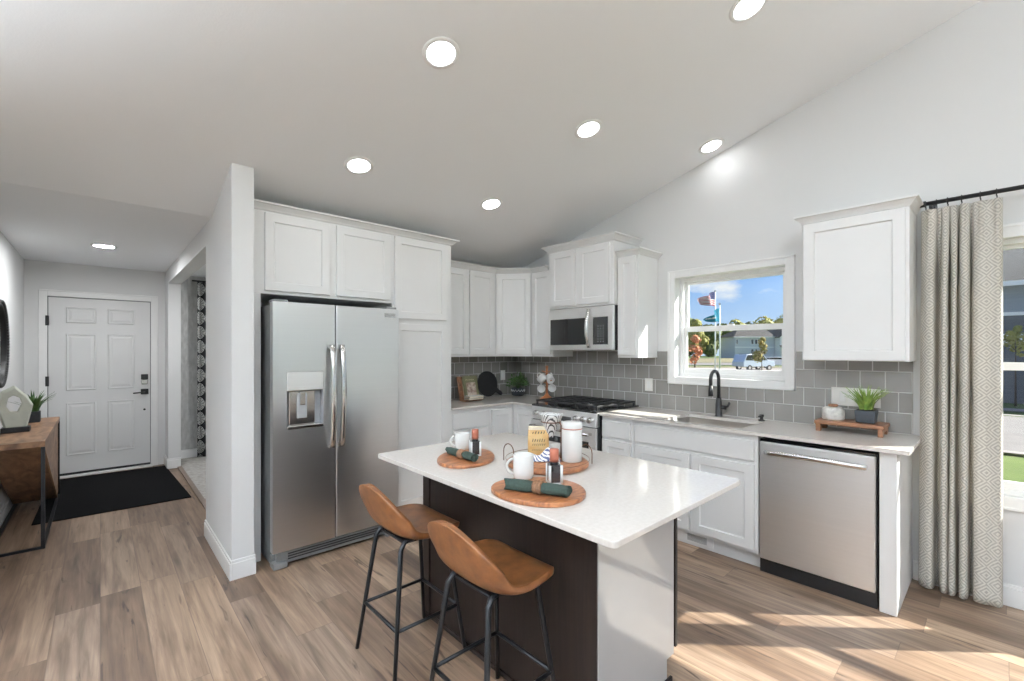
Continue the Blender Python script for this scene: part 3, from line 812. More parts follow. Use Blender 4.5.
t = thing('cabinet', 'white corner base cabinet with two doors meeting in the inner corner', 'cabinet', (3.4, 3.7, 0))
poly = [(2.878, BY), (BF, BY), (BF, 3.112), (3.798, 3.112), (3.798, YW - 0.002), (2.878, YW - 0.002)]
m = MB().prism([(x, y, TK) for x, y in poly], (0, 0, BT - TK))
poly2 = [(2.878, BY + 0.07), (BF + 0.07, BY + 0.07), (BF + 0.07, 3.112), (3.798, 3.112), (3.798, YW - 0.002), (2.878, YW - 0.002)]
m.prism([(x, y, 0) for x, y in poly2], (0, 0, TK))
obj('body', m, 'cab', t, 0.002)
obj('door', MB().shaker(YF(BY), 2.890, 3.166, 0.130, 0.850), 'cab', t)
obj('door', MB().shaker(XF(BF), 3.128, 3.424, 0.130, 0.850), 'cab', t)

def base(label, y0, y1, parts):
    t = thing('cabinet', label, 'cabinet', (3.5, (y0 + y1)/2, 0))
    m = MB().box(BF, 3.798, y0, y1, TK, BT); m.box(BF + 0.055, 3.798, y0, y1, 0, TK)
    obj('body', m, 'cab', t, 0.002)
    for kind, a, b, z0, z1 in parts:
        if kind == 'door': obj('door', MB().shaker(XF(BF), a, b, z0, z1), 'cab', t)
        else: obj('drawer', MB().slab(XF(BF), a, b, z0, z1), 'cab', t)
    return t
base('narrow white base cabinet with a drawer, just right of the range', 2.008, 2.318,
     [('drawer', 2.034, 2.308, 0.715, 0.850), ('door', 2.034, 2.308, 0.130, 0.690)])
t = thing('cabinet', 'white sink base cabinet with two doors under the window', 'cabinet', (3.5, 1.53, 0))
m = MB()
m.box(BF, BF + 0.02, 1.075, 2.006, TK, BT); m.box(BF + 0.055, BF + 0.07, 1.075, 2.006, 0, TK)
m.box(BF + 0.02, 3.798, 1.075, 1.093, TK, BT); m.box(BF + 0.02, 3.798, 1.988, 2.006, TK, BT)
m.box(BF + 0.02, 3.798, 1.093, 1.988, TK, TK + 0.018); m.box(3.78, 3.798, 1.093, 1.988, TK, BT)
obj('body', m, 'cab', t, 0.002)
obj('false_front', MB().slab(XF(BF), 1.098, 1.985, 0.715, 0.850), 'cab', t)
obj('door', MB().shaker(XF(BF), 1.098, 1.519, 0.130, 0.690), 'cab', t)
obj('door', MB().shaker(XF(BF), 1.540, 1.985, 0.130, 0.690), 'cab', t)

t = thing('floor_vent', 'white slotted vent in the toe kick under the sink cabinet', 'vent', (3.24, 1.5, 0.05))
obj('frame', MB().box(3.236, 3.245, 1.388, 1.72, 0.022, 0.098), 'trim', t, 0.002)
for i in range(20):
    y = 1.44 + i*0.0072
    obj('slot', MB().box(3.2345, 3.2365, y - 0.0015, y + 0.0015, 0.035, 0.085), 'case', t)
t = obj('end_panel', MB().box(3.185, 3.798, 0.379, 0.455, 0, BT), 'cab', None, 0.003)
tag(t, 'white end panel closing the counter beside the dishwasher', 'panel')

# -- countertops
CT0, CT1 = 0.890, 0.912
CXF = 3.148
SK = (3.225, 3.640, 1.195, 1.775)     # sink cut-out
m = MB()
m.box(CXF, SK[0], 0.325, 2.318, CT0, CT1); m.box(SK[1], 3.787, 0.325, 2.318, CT0, CT1)
m.box(SK[0], SK[1], 0.325, SK[2], CT0, CT1); m.box(SK[0], SK[1], SK[3], 2.318, CT0, CT1)
bmesh.ops.remove_doubles(m.bm, verts=m.bm.verts[:], dist=1e-5)
t = obj('countertop', m, 'quartz'); tag(t, 'white quartz counter under the window with the sink cut into it', 'countertop')
poly = [(2.395, 3.412), (CXF, 3.412), (CXF, 3.112), (3.787, 3.112), (3.787, 4.047), (2.395, 4.047)]
t = obj('countertop', MB().prism([(x, y, CT0) for x, y in poly], (0, 0, CT1 - CT0)), 'quartz', None, 0.004)
tag(t, 'white quartz corner counter left of the range', 'countertop')

# -- sink, faucet, soap dispenser
t = thing('sink', 'undermount steel kitchen sink below the window', 'sink', (3.47, 1.48, 0.70))
m = MB()
x0, x1, y0, y1 = SK
def rr(x0, x1, y0, y1, r, z, n=5):
    pts = []
    for (cx, cy, a0) in ((x1-r, y1-r, 0), (x0+r, y1-r, 90), (x0+r, y0+r, 180), (x1-r, y0+r, 270)):
        for i in range(n+1):
            a_ = math.radians(a0 + 90*i/n); pts.append((cx + r*math.cos(a_), cy + r*math.sin(a_), z))
    return pts
lv = [rr(x0-0.012, x1+0.012, y0-0.012, y1+0.012, 0.03, 0.889), rr(x0+0.002, x1-0.002, y0+0.002, y1-0.002, 0.04, 0.889), rr(x0+0.006, x1-0.006, y0+0.006, y1-0.006, 0.04, 0.72), rr(x0+0.04, x1-0.04, y0+0.04, y1-0.04, 0.05, 0.695)]
rg = [[m.bm.verts.new(p) for p in q] for q in lv]
for A, B in zip(rg, rg[1:]):
    for i in range(len(A)):
        f = m.bm.faces.new((A[i], A[(i+1)%len(A)], B[(i+1)%len(A)], B[i])); f.smooth = True
m.bm.faces.new(rg[-1])
obj('bowl', m, mat('sink_steel', (0.42, 0.39, 0.36), 0.36, 0.9, noise=0.06, nscale=12), t, fix=False)
obj('drain', MB().lathe([(0.0, 0.003), (0.03, 0.003), (0.042, 0.006), (0.045, 0.0)], (3.47, 1.48, 0.695), 20), 'chrome', t)

t = thing('faucet', 'matt black gooseneck faucet at the back of the sink', 'faucet', (3.70, 1.545, CT1))
fx, fy = 3.70, 1.545
obj('base', MB().lathe([(0.0, 0), (0.030, 0), (0.030, 0.006), (0.025, 0.012), (0.023, 0.10), (0.019, 0.15), (0.0, 0.15)], (fx, fy, CT1), 20), 'black', t)
arc = [(fx, fy, CT1 + 0.14), (fx, fy, CT1 + 0.30)]
dx, dy = -0.86, 0.10
for i in range(1, 13):
    a_ = math.pi * i / 12 * 0.97
    r = 0.068
    arc.append((fx + dx*r*(1 - math.cos(a_)), fy + dy*r*(1 - math.cos(a_)), CT1 + 0.30 + r*math.sin(a_)))
arc.append((arc[-1][0], arc[-1][1], CT1 + 0.255))
obj('spout', MB().tube(arc, 0.0135, 12), 'black', t)
e_ = arc[-1]
obj('spray_head', MB().cyl((e_[0], e_[1], e_[2]), (e_[0], e_[1], e_[2] - 0.085), 0.0155, 0.019, 16), 'black', t)
h = obj('handle_hub', MB().cyl((fx, fy, CT1 + 0.075), (fx + 0.0, fy - 0.055, CT1 + 0.075), 0.016, 0.016, 14), 'black', t)
obj('handle', MB().tube([(fx, fy - 0.045, CT1 + 0.076), (fx, fy - 0.072, CT1 + 0.086), (fx, fy - 0.084, CT1 + 0.118)], 0.008, 8), 'black', h)
t = thing('soap_dispenser', 'short black soap pump on the counter right of the faucet', 'soap dispenser', (3.70, 1.225, CT1))
obj('base', MB().lathe([(0, 0), (0.022, 0), (0.022, 0.008), (0.012, 0.012), (0.010, 0.03), (0, 0.03)], (3.70, 1.225, CT1), 16), 'black', t)
obj('pump', MB().box(3.655, 3.715, 1.215, 1.235, CT1 + 0.03, CT1 + 0.042).cyl((3.70, 1.225, CT1 + 0.03), (3.70, 1.225, CT1 + 0.048), 0.015), 'black', t, 0.002)

# ------------------------------------------------------------------ refrigerator
t = thing('refrigerator', 'stainless steel side-by-side refrigerator with a water dispenser', 'refrigerator', (1.28, 3.6, 0))
FX0, FX1, FS, FY = 0.828, 1.736, 1.236, 3.20
obj('case', MB().box(FX0 + 0.006, FX1 - 0.006, FY + 0.07, 4.0, 0.02, 1.755), 'case', t, 0.006)
DX0, DX1, DW0, DW1 = 0.912, 1.152, 0.918, 1.302
m = MB()
m.box(FX0, DX0, FY, FY + 0.062, 0.115, 1.768); m.box(DX1, FS - 0.004, FY, FY + 0.062, 0.115, 1.768)
m.box(DX0, DX1, FY, FY + 0.062, DW1, 1.768); m.box(DX0, DX1, FY, FY + 0.062, 0.115, DW0)
bmesh.ops.remove_doubles(m.bm, verts=m.bm.verts[:], dist=1e-5)
dl = obj('door', m, 'steel', t)
obj('door', MB().box(FS + 0.004, FX1, FY, FY + 0.062, 0.115, 1.768), 'steel', t, 0.008, 3)
obj('door_gasket', MB().box(FX0 + 0.012, FX1 - 0.012, FY + 0.062, FY + 0.072, 0.12, 1.75), 'black', t)
dsp = obj('dispenser', MB().box(DX0, DX1, FY + 0.058, FY + 0.062, DW0, DW1).box(DX0, DX0 + 0.004, FY + 0.005, FY + 0.06, DW0, DW1).box(DX1 - 0.004, DX1, FY + 0.005, FY + 0.06, DW0, DW1), mat('dispenser_recess', (0.42, 0.43, 0.45), 0.45, 0.2, noise=0.1), dl)
obj('control_panel', MB().box(DX0 + 0.002, DX1 - 0.002, FY - 0.006, FY + 0.055, 1.175, DW1 - 0.002), 'steel_v', dsp, 0.004)
obj('drip_tray', MB().box(DX0 + 0.002, DX1 - 0.002, FY - 0.012, FY + 0.058, DW0, DW0 + 0.022), 'chrome', dsp, 0.003)
obj('cradle', MB().box(DX0 + 0.020, DX1 - 0.048, FY + 0.022, FY + 0.058, DW0 + 0.022, 1.172), 'chrome', dsp, 0.006)
obj('paddle', MB().box(DX0 + 0.070, DX1 - 0.105, FY + 0.008, FY + 0.024, 0.985, 1.155), mat('dispenser_paddle', (0.36, 0.365, 0.375), 0.4, noise=0.1), dsp, 0.006)
obj('ice_chute', MB().box(DX0 + 0.085, DX1 - 0.120, FY + 0.000, FY + 0.010, 1.075, 1.165), 'chrome', dsp, 0.004)
def bar_handle(x, z0, z1):
    pts = []; n = 12
    for i in range(n + 1):
        s = i / n
        pts.append((x, FY - 0.028 - 0.040*math.sin(math.pi*s)**0.7, z0 + (z1 - z0)*s))
    mb = MB(); rings = []
    for i, p in enumerate(pts):
        rings.append([mb.bm.verts.new((p[0] + sx*0.017, p[1] + sy*0.011, p[2])) for sx, sy in ((-1, -0.5), (-0.6, -1), (0.6, -1), (1, -0.5), (1, 1), (-1, 1))])
    for A, B in zip(rings, rings[1:]):
        for j in range(6):
            f = mb.bm.faces.new((A[j], A[(j+1)%6], B[(j+1)%6], B[j])); f.smooth = j in (0, 1, 2)
    mb.bm.faces.new(rings[0]); mb.bm.faces.new(rings[-1][::-1])
    for z in (z0 + 0.012, z1 - 0.012):
        mb.box(x - 0.016, x + 0.016, FY - 0.03, FY + 0.001, z - 0.012, z + 0.012)
    return mb
obj('handle', bar_handle(1.203, 0.762, 1.486), 'chrome', t)
obj('handle', bar_handle(1.272, 0.766, 1.486), 'chrome', t)
bd = obj('badge', MB().box(1.612, 1.705, FY - 0.0015, FY + 0.001, 1.700, 1.735), 'chrome', t)
def strokes(x0, x1, z0, z1, n, y, seed):
    rnd = random.Random(seed); mb = MB(); w = (x1 - x0) / n
    for i in range(n):
        a0 = x0 + i*w
        mb.box(a0, a0 + w*0.28, y - 0.0006, y, z0, z1)
        k_ = rnd.choice((0.1, 0.5, 0.9)); zz = z0 + (z1 - z0)*k_
        mb.box(a0, a0 + w*0.7, y - 0.0006, y, zz - (z1 - z0)*0.09, zz + (z1 - z0)*0.09)
    return mb
obj('badge_lettering', strokes(1.617, 1.700, 1.712, 1.726, 9, FY - 0.0015, 3), 'case', bd)
obj('badge_lettering', strokes(1.617, 1.668, 1.703, 1.709, 7, FY - 0.0015, 5), 'case', bd)
g = obj('base_grille', MB().box(FX0 + 0.03, FX1 - 0.01, FY + 0.03, FY + 0.06, 0.022, 0.108), 'case', t, 0.004)
m = MB()
for z in (0.045, 0.062, 0.079): m.box(FX0 + 0.10, FX1 - 0.05, FY + 0.026, FY + 0.031, z, z + 0.008)
obj('slot', m, 'black', g)
for x in (FX0 + 0.05, FX1 - 0.06):
    obj('foot', MB().box(x - 0.045, x + 0.045, FY + 0.005, FY + 0.10, 0.0, 0.045), 'case', t, 0.01)
    obj('hinge_cover', MB().box(x - 0.04, x + 0.05, FY + 0.02, FY + 0.13, 1.755, 1.785), 'case', t, 0.006)

# ------------------------------------------------------------------ range
RY0, RY1, RX = 2.325, 3.105, 3.105
t = thing('range', 'stainless steel gas range with black grates', 'range', (3.45, 2.71, 0))
obj('body', MB().box(RX + 0.03, 3.782, RY0, RY1, 0.03, 0.905), 'black', t, 0.004)
obj('cooktop', MB().box(RX + 0.015, 3.785, RY0, RY1, 0.905, 0.925), 'blackglass', t, 0.005)
Pn = lambda y0, y1, z0, z1, d: [(RX + d, y0, z0), (RX + 0.06, y0, z0), (RX + 0.06, y1, z0), (RX + d, y1, z0), (RX + 0.022 + d, y0, z1), (RX + 0.06, y0, z1), (RX + 0.06, y1, z1), (RX + 0.022 + d, y1, z1)]
pnl = obj('control_panel', MB().hexa(Pn(RY0, RY1, 0.785, 0.912, 0.0)), 'steel_v', t, 0.003)
obj('display', MB().hexa(Pn(2.60, 2.87, 0.805, 0.880, -0.0015)), 'blackglass', pnl)
for y in (2.385, 2.465, 2.545, 2.935, 3.035):
    q = obj('knob', MB().cyl((RX + 0.014, y, 0.846), (RX - 0.026, y, 0.840), 0.026, 0.022, 18), 'chrome', pnl, 0.003)
    obj('pointer', MB().box(RX - 0.030, RX - 0.024, y - 0.003, y + 0.003, 0.828, 0.858), 'chrome', q)
od = obj('oven_door', MB().box(RX + 0.002, RX + 0.04, RY0 + 0.004, RY1 - 0.004, 0.225, 0.775), 'steel_v', t, 0.004)
obj('oven_window', MB().box(RX - 0.001, RX + 0.01, RY0 + 0.075, RY1 - 0.075, 0.30, 0.655), 'blackglass', od)
m = MB().tube([(RX - 0.05, RY0 + 0.04, 0.725), (RX - 0.05, RY1 - 0.04, 0.725)], 0.013, 12)
for y in (RY0 + 0.055, RY1 - 0.055): m.box(RX - 0.05, RX + 0.004, y - 0.012, y + 0.012, 0.714, 0.736)
obj('oven_handle', m, 'chrome', od)
obj('drawer', MB().box(RX + 0.004, RX + 0.04, RY0 + 0.004, RY1 - 0.004, 0.06, 0.218), 'steel_v', t, 0.004)
for i in range(3):
    ya = RY0 + 0.02 + i*0.2475; yb = ya + 0.24
    m = MB(); z0, z1 = 0.950, 0.966
    x0, x1 = RX + 0.05, 3.75
    for y in (ya + 0.008, (ya + yb)/2, yb - 0.008): m.box(x0, x1, y - 0.007, y + 0.007, z0, z1)
    for k_ in range(7):
        x = x0 + 0.007 + (x1 - x0 - 0.014)*k_/6
        m.box(x - 0.006, x + 0.006, ya, yb, z0 - 0.002, z1 - 0.001)
    for x in (x0 + 0.01, x1 - 0.01):
        for y in (ya + 0.01, yb - 0.01): m.box(x - 0.008, x + 0.008, y - 0.008, y + 0.008, 0.925, z0)
    obj('grate', m, 'iron', t, 0.002)
    for x in ((3.27, 3.58) if i != 1 else (3.43,)):
        obj('burner', MB().lathe([(0, 0.022), (0.034, 0.022), (0.036, 0.014), (0.048, 0.010), (0.05, 0)], (x, (ya + yb)/2, 0.925), 20), 'iron', t)
for y in (RY0 + 0.05, RY1 - 0.05):
    for x in (RX + 0.08, 3.72): obj('foot', MB().cyl((x, y, 0), (x, y, 0.03), 0.018), 'black', t)

# ------------------------------------------------------------------ microwave
t = thing('microwave', 'stainless steel microwave hung over the range', 'microwave', (3.6, 2.75, 1.45))
obj('case', MB().box(3.43, 3.795, 2.350, 3.132, 1.452, 1.858), 'black', t, 0.003)
MWF = 3.40
fm = obj('front', MB().box(MWF, MWF + 0.03, 2.353, 3.135, 1.449, 1.856), 'steel_v', t, 0.004)
obj('door_glass', MB().box(MWF - 0.002, MWF + 0.01, 2.660, 3.110, 1.500, 1.755), 'blackglass', fm)
kp = obj('keypad', MB().box(MWF - 0.002, MWF + 0.01, 2.408, 2.575, 1.500, 1.755), 'blackglass', fm)
m = MB()
for r in range(7):
    for c in range(3):
        m.box(MWF - 0.003, MWF - 0.0018, 2.452 + c*0.030, 2.462 + c*0.030, 1.525 + r*0.024, 1.531 + r*0.024)
obj('keys', m, mat('key_print', (0.35, 0.36, 0.38), 0.5, noise=0.1), kp)
pts = []
for i in range(11):
    s = i/10; pts.append((MWF - 0.018 - 0.040*math.sin(math.pi*s), 2.617, 1.470 + 0.362*s))
mh = MB(); rings = []
for p in pts: rings.append([mh.bm.verts.new((p[0] + sx*0.008, p[1] + sy*0.016, p[2])) for sx, sy in ((-1, -0.6), (-1, 0.6), (0, 1), (1, 1), (1, -1), (0, -1))])
for A, B in zip(rings, rings[1:]):
    for j in range(6): mh.bm.faces.new((A[j], A[(j+1)%6], B[(j+1)%6], B[j])).smooth = True
mh.bm.faces.new(rings[0]); mh.bm.faces.new(rings[-1][::-1])
for z in (1.478, 1.824): mh.box(MWF - 0.02, MWF + 0.002, 2.607, 2.627, z - 0.010, z + 0.010)
obj('handle', mh, 'chrome', fm)
obj('underside_vent', MB().box(3.45, 3.75, 2.42, 3.07, 1.4485, 1.453), 'black', t)

# ------------------------------------------------------------------ dishwasher
t = thing('dishwasher', 'stainless steel dishwasher with a bar handle at the end of the counter', 'dishwasher', (3.5, 0.76, 0))
obj('tub', MB().box(3.20, 3.78, 0.466, 1.068, 0.0, 0.868), 'black', t)
dd = obj('door', MB().box(3.166, 3.20, 0.470, 1.060, 0.098, 0.856), 'steel_v', t, 0.006, 3)
m = MB(); pts = []
for i in range(13):
    s = i/12; pts.append((3.166 - 0.020 - 0.022*math.sin(math.pi*s)**0.6, 0.505 + 0.52*s, 0.792 + 0.008*math.sin(math.pi*s)))
rings = [[m.bm.verts.new((p[0] + sx*0.009, p[1], p[2] + sz*0.015)) for sx, sz in ((-1, -0.6), (-1, 0.6), (0, 1), (1, 1), (1, -1), (0, -1))] for p in pts]
for A, B in zip(rings, rings[1:]):
    for j in range(6): m.bm.faces.new((A[j], A[(j+1)%6], B[(j+1)%6], B[j])).smooth = True
m.bm.faces.new(rings[0]); m.bm.faces.new(rings[-1][::-1])
for y in (0.513, 1.017): m.box(3.140, 3.168, y - 0.010, y + 0.010, 0.782, 0.802)
obj('handle', m, 'chrome', dd)
obj('control_edge', MB().box(3.18, 3.21, 0.470, 1.060, 0.857, 0.870), 'blackglass', t)
obj('kick_plate', MB().box(3.215, 3.23, 0.466, 1.068, 0.0, 0.097), mat('dark_kick', (0.03, 0.022, 0.018), 0.5, noise=0.2), t)

# ------------------------------------------------------------------ island
t = thing('kitchen_island', 'dark espresso kitchen island base under the pale quartz top', 'kitchen island', (1.63, 1.56, 0))
IX0, IX1, IY0, IY1 = 1.325, 1.905, 0.982, 2.150
obj('body', MB().box(IX0 + 0.02, IX1, IY0 + 0.012, IY1 - 0.012, 0.10, 0.893).box(IX0 + 0.02, IX1 - 0.065, IY0 + 0.012, IY1 - 0.012, 0, 0.10), 'espresso', t)
obj('back_panel', MB().box(IX0, IX0 + 0.02, IY0 + 0.004, IY1, 0, 0.893), 'espresso', t, 0.002)
obj('corner_post', MB().box(IX0 - 0.010, IX0 + 0.012, IY1 - 0.055, IY1 + 0.006, 0, 0.893), 'espresso', t, 0.002)
obj('base_shoe', MB().box(IX0 - 0.014, IX0, IY0, IY1 + 0.01, 0, 0.022), 'espresso', t, 0.004)
ep = obj('end_panel', MB().prism([(IX0 + 0.004, IY0, 0), (IX1 - 0.082, IY0, 0), (IX1 - 0.082, IY0, 0.098), (IX1 - 0.022, IY0, 0.098), (IX1 - 0.022, IY0, 0.893), (IX0 + 0.004, IY0, 0.893)], (0, 0.012, 0)), 'end_panel', t, 0.002)
ep['label'] = 'island end panel with window glare put into its grey'
obj('base_shoe', MB().box(IX0 + 0.2, IX1 - 0.055, IY0 - 0.012, IY0, 0, 0.020), 'espresso', t, 0.003)
dvo = IX1
for (a_, b_) in ((IY0 + 0.004, 1.35), (1.36, 1.75), (1.76, IY1 - 0.005)):
    obj('door', MB().shaker(XP(dvo), a_, b_, 0.115, 0.70), 'espresso', t)
    obj('drawer', MB().slab(XP(dvo), a_, b_, 0.715, 0.860), 'espresso', t)
t = thing('outlet', 'dark outlet strip under the overhang of the island end', 'outlet', (1.6, IY0, 0.80))
obj('plate', MB().box(1.528, 1.610, IY0 - 0.005, IY0, 0.772, 0.842), mat('taupe_plate', (0.27, 0.235, 0.215), 0.4, noise=0.1), t, 0.002)
obj('cover_gap', MB().box(1.490, 1.506, IY0 - 0.006, IY0, 0.756, 0.842), 'black', t)
for x in (1.552, 1.588):
    obj('socket', MB().box(x - 0.010, x + 0.010, IY0 - 0.0065, IY0 - 0.004, 0.790, 0.824), 'case', t, 0.002)
pts = []
TX0, TX1, TY0, TY1 = 1.050, 1.955, 0.722, 2.172
m = MB()
pp = rr(TX0, TX1, TY0, TY1, 0.022, 0.893, 6)
m.prism(pp, (0, 0, 0.021))
t = obj('countertop', m, 'quartz', None, 0.003); tag(t, 'pale veined quartz top of the island', 'countertop')

# ------------------------------------------------------------------ bar stools
def stool(cx, cy, label):
    t = thing('bar_stool', label, 'bar stool', (cx, cy, 0), 'leather stools at the island')
    prof = [(.190, .575, .085, 0), (.187, .594, .135, 0), (.165, .609, .174, .004), (.12, .613, .196, .010), (.06, .608, .208, .014), (-.01, .601, .214, .020),
            (-.065, .602, .214, .030), (-.110, .614, .210, .040), (-.142, .642, .205, .046), (-.160, .685, .197, .044)]
    for k_ in range(1, 11):
        f = 1 - (1 - k_/10)**2
        prof.append((-.160 - .050*f**0.8, .685 + .152*f, .197*math.sqrt(max(0.0, 1 - f**2.0)) + (0.004 if k_ == 10 else 0), .044*(1 - f)**1.2))
    bm = bmesh.new(); nu = 13; rows = []
    for i, (x, z, w_, cl) in enumerate(prof):
        a_, b_ = prof[max(0, i-1)], prof[min(len(prof)-1, i+1)]
        d = Vector((b_[0] - a_[0], 0, b_[1] - a_[1])).normalized()
        nn = Vector((d.z, 0, -d.x))        # points up on the seat, forward on the back
        if nn.z < 0 and i < 6: nn = -nn
        row = []
        for j in range(nu):
            u = -1 + 2*j/(nu - 1)
            p = Vector((x, w_*math.sin(u*math.pi/2*0.92)/math.sin(math.pi/2*0.92), z)) + nn*cl*abs(u)**2.4*1.15
            row.append(bm.verts.new(p + Vector((cx, cy, 0))))
        rows.append(row)
    for A, B in zip(rows, rows[1:]):
        for j in range(nu - 1):
            f = bm.faces.new((A[j], A[j+1], B[j+1], B[j])); f.smooth = True
    s = obj('seat_shell', bm, 'leather', t)
    so = s.modifiers.new('thick', 'SOLIDIFY'); so.thickness = 0.025; so.offset = 0.0
    ss = s.modifiers.new('soft', 'SUBSURF'); ss.levels = 2; ss.render_levels = 2
    # welt running round the edge of the shell
    edge = [r[0] for r in prof]
    def leg_pt(sx, sy, z): k_ = 0.187 - (0.187 - 0.118) * z / 0.575; return Vector((cx + sx*k_, cy + sy*k_, z))
    for sx in (-1, 1):
        for sy in (-1, 1):
            top = leg_pt(sx, sy, 0.578)
            obj('leg', MB().tube([leg_pt(sx, sy, 0.0), leg_pt(sx, sy, 0.25), leg_pt(sx, sy, 0.555), top + Vector((-sx*0.02, -sy*0.004, 0.006)), top + Vector((-sx*0.07, -sy*0.01, 0.008))], 0.0115, 10, taper=[0.78, 0.9, 1.0, 1.0, 0.9]), 'gunmetal', t)
    c = [leg_pt(sx, sy, 0.225) for sx, sy in ((-1, -1), (1, -1), (1, 1), (-1, 1))]
    for i in range(4):
        obj('footrest_bar', MB().tube([c[i], c[(i+1) % 4]], 0.0082, 8), 'gunmetal', t)
    obj('seat_mount', MB().box(cx - 0.10, cx + 0.12, cy - 0.11, cy + 0.11, 0.570, 0.584), 'gunmetal', t, 0.004)
    return t
stool(1.108, 1.925, 'tan leather bar stool further along the island, nearer the refrigerator')
stool(1.108, 1.315, 'tan leather bar stool nearer the near corner of the island')

# ------------------------------------------------------------------ things on the island
IT = 0.914
def blob_board(cx, cy, rot, a_, b_, th, label, egg=0.12):
    pts = []
    for i in range(44):
        q = 2*math.pi*i/44
        x = a_*math.cos(q); y = b_*math.sin(q)*(1 - egg*math.cos(q)) + 0.006*math.sin(2*q + 0.6)
        c, s = math.cos(rot), math.sin(rot)
        pts.append((cx + x*c - y*s, cy + x*s + y*c, IT))
    o = obj('serving_board', MB().prism(pts, (0, 0, th)), 'acacia', None, 0.005, 3)
    return tag(o, label, 'wooden board', 'wooden place boards on the island')
SCR = -0.7411     # direction that runs across the room from hall to sink
blob_board(1.323, 1.770, SCR + 1.45, 0.190, 0.136, 0.016, 'oval acacia board at the far stool, with white mug and green napkin')
blob_board(1.205, 1.168, SCR + 2.72, 0.180, 0.153, 0.018, 'oval acacia board at the near stool, with white mug and green napkin', 0.16)

def mug(cx, cy, z, h, r, hd, label, cat='mug', m_='white_ceramic', group=None):
    t = thing('mug', label, cat, (cx, cy, z), group)
    obj('cup', MB().lathe([(0, 0.004), (r*0.86, 0.0), (r*0.97, 0.006), (r, 0.02), (r, h - 0.002), (r - 0.002, h), (r - 0.005, h - 0.003), (r - 0.005, 0.02), (r*0.8, 0.010), (0, 0.010)], (cx, cy, z), 32), m_, t)
    hd = Vector(hd).normalized(); pts = []
    for i in range(11):
        q = -math.pi/2 + math.pi*i/10
        pts.append(Vector((cx, cy, z + h*0.52 + math.sin(q)*h*0.30)) + hd*(r*0.96 + math.cos(q)*h*0.30))
    obj('handle', MB().tube(pts, 0.0055, 8), m_, t)
    return t
g_ = 'white mugs on the place boards'
mug(1.400, 1.905, IT + 0.016, 0.084, 0.038, (-0.85, 0.5, 0), 'white mug on the far oval board, handle towards the refrigerator', group=g_)
mug(1.262, 1.303, IT + 0.018, 0.096, 0.041, (-0.85, 0.55, 0), 'white mug on the near oval board, in front of the round tray', group=g_)
def bottle(cx, cy, z, w_, h, ang, label):
    t = thing('bottle', label, 'bottle', (cx, cy, z), 'dark bottles with copper caps')
    c, s = math.cos(ang), math.sin(ang)
    def sq(e, z0, z1):
        return [(cx + (x*c - y*s), cy + (x*s + y*c), zz) for zz in (z0, z1) for x, y in ((-e, -e), (e, -e), (e, e), (-e, e))]
    obj('glass_body', MB().hexa(sq(w_/2 - 0.0015, z + 0.004, z + h*0.55)), 'darkliquid', t, 0.004, 3)
    m = MB()
    for x, y in ((-1, -1), (1, -1), (1, 1), (-1, 1)):
        ex, ey = x*(w_/2 - 0.003), y*(w_/2 - 0.003); px_, py_ = cx + ex*c - ey*s, cy + ex*s + ey*c
        m.cyl((px_, py_, z), (px_, py_, z + h*0.54), 0.0055, n=10)
    m.hexa(sq(w_/2, z, z + 0.007))
    obj('clear_edge', m, 'clear', t)
    obj('neck', MB().cyl((cx, cy, z + h*0.55), (cx, cy, z + h*0.62), w_*0.30, w_*0.28, 16), 'darkliquid', t)
    obj('cap', MB().lathe([(0, 0.0), (w_*0.34, 0.0), (w_*0.345, h*0.12), (w_*0.335, h*0.13), (w_*0.345, h*0.14), (w_*0.345, h*0.35), (w_*0.30, h*0.37), (0, h*0.37)], (cx, cy, z + h*0.615), 24), 'copper', t)
    # front label set against the side that looks back at the stools
    e = w_/2 + 0.0006
    q = [(-e, -e*0.7, 0.006), (-e, e*0.7, 0.006), (-e, e*0.7, h*0.40), (-e, -e*0.7, h*0.40)]
    mb = MB(); vs = [mb.bm.verts.new((cx + x*c - y*s, cy + x*s + y*c, z + k_)) for x, y, k_ in q]; mb.bm.faces.new(vs)
    return t
bottle(1.365, 1.752, IT + 0.016, 0.050, 0.130, SCR + 0.25, 'dark square bottle with copper cap on the far oval board')
bottle(1.302, 1.172, IT + 0.018, 0.052, 0.135, SCR + 0.15, 'dark square bottle with copper cap on the near oval board')

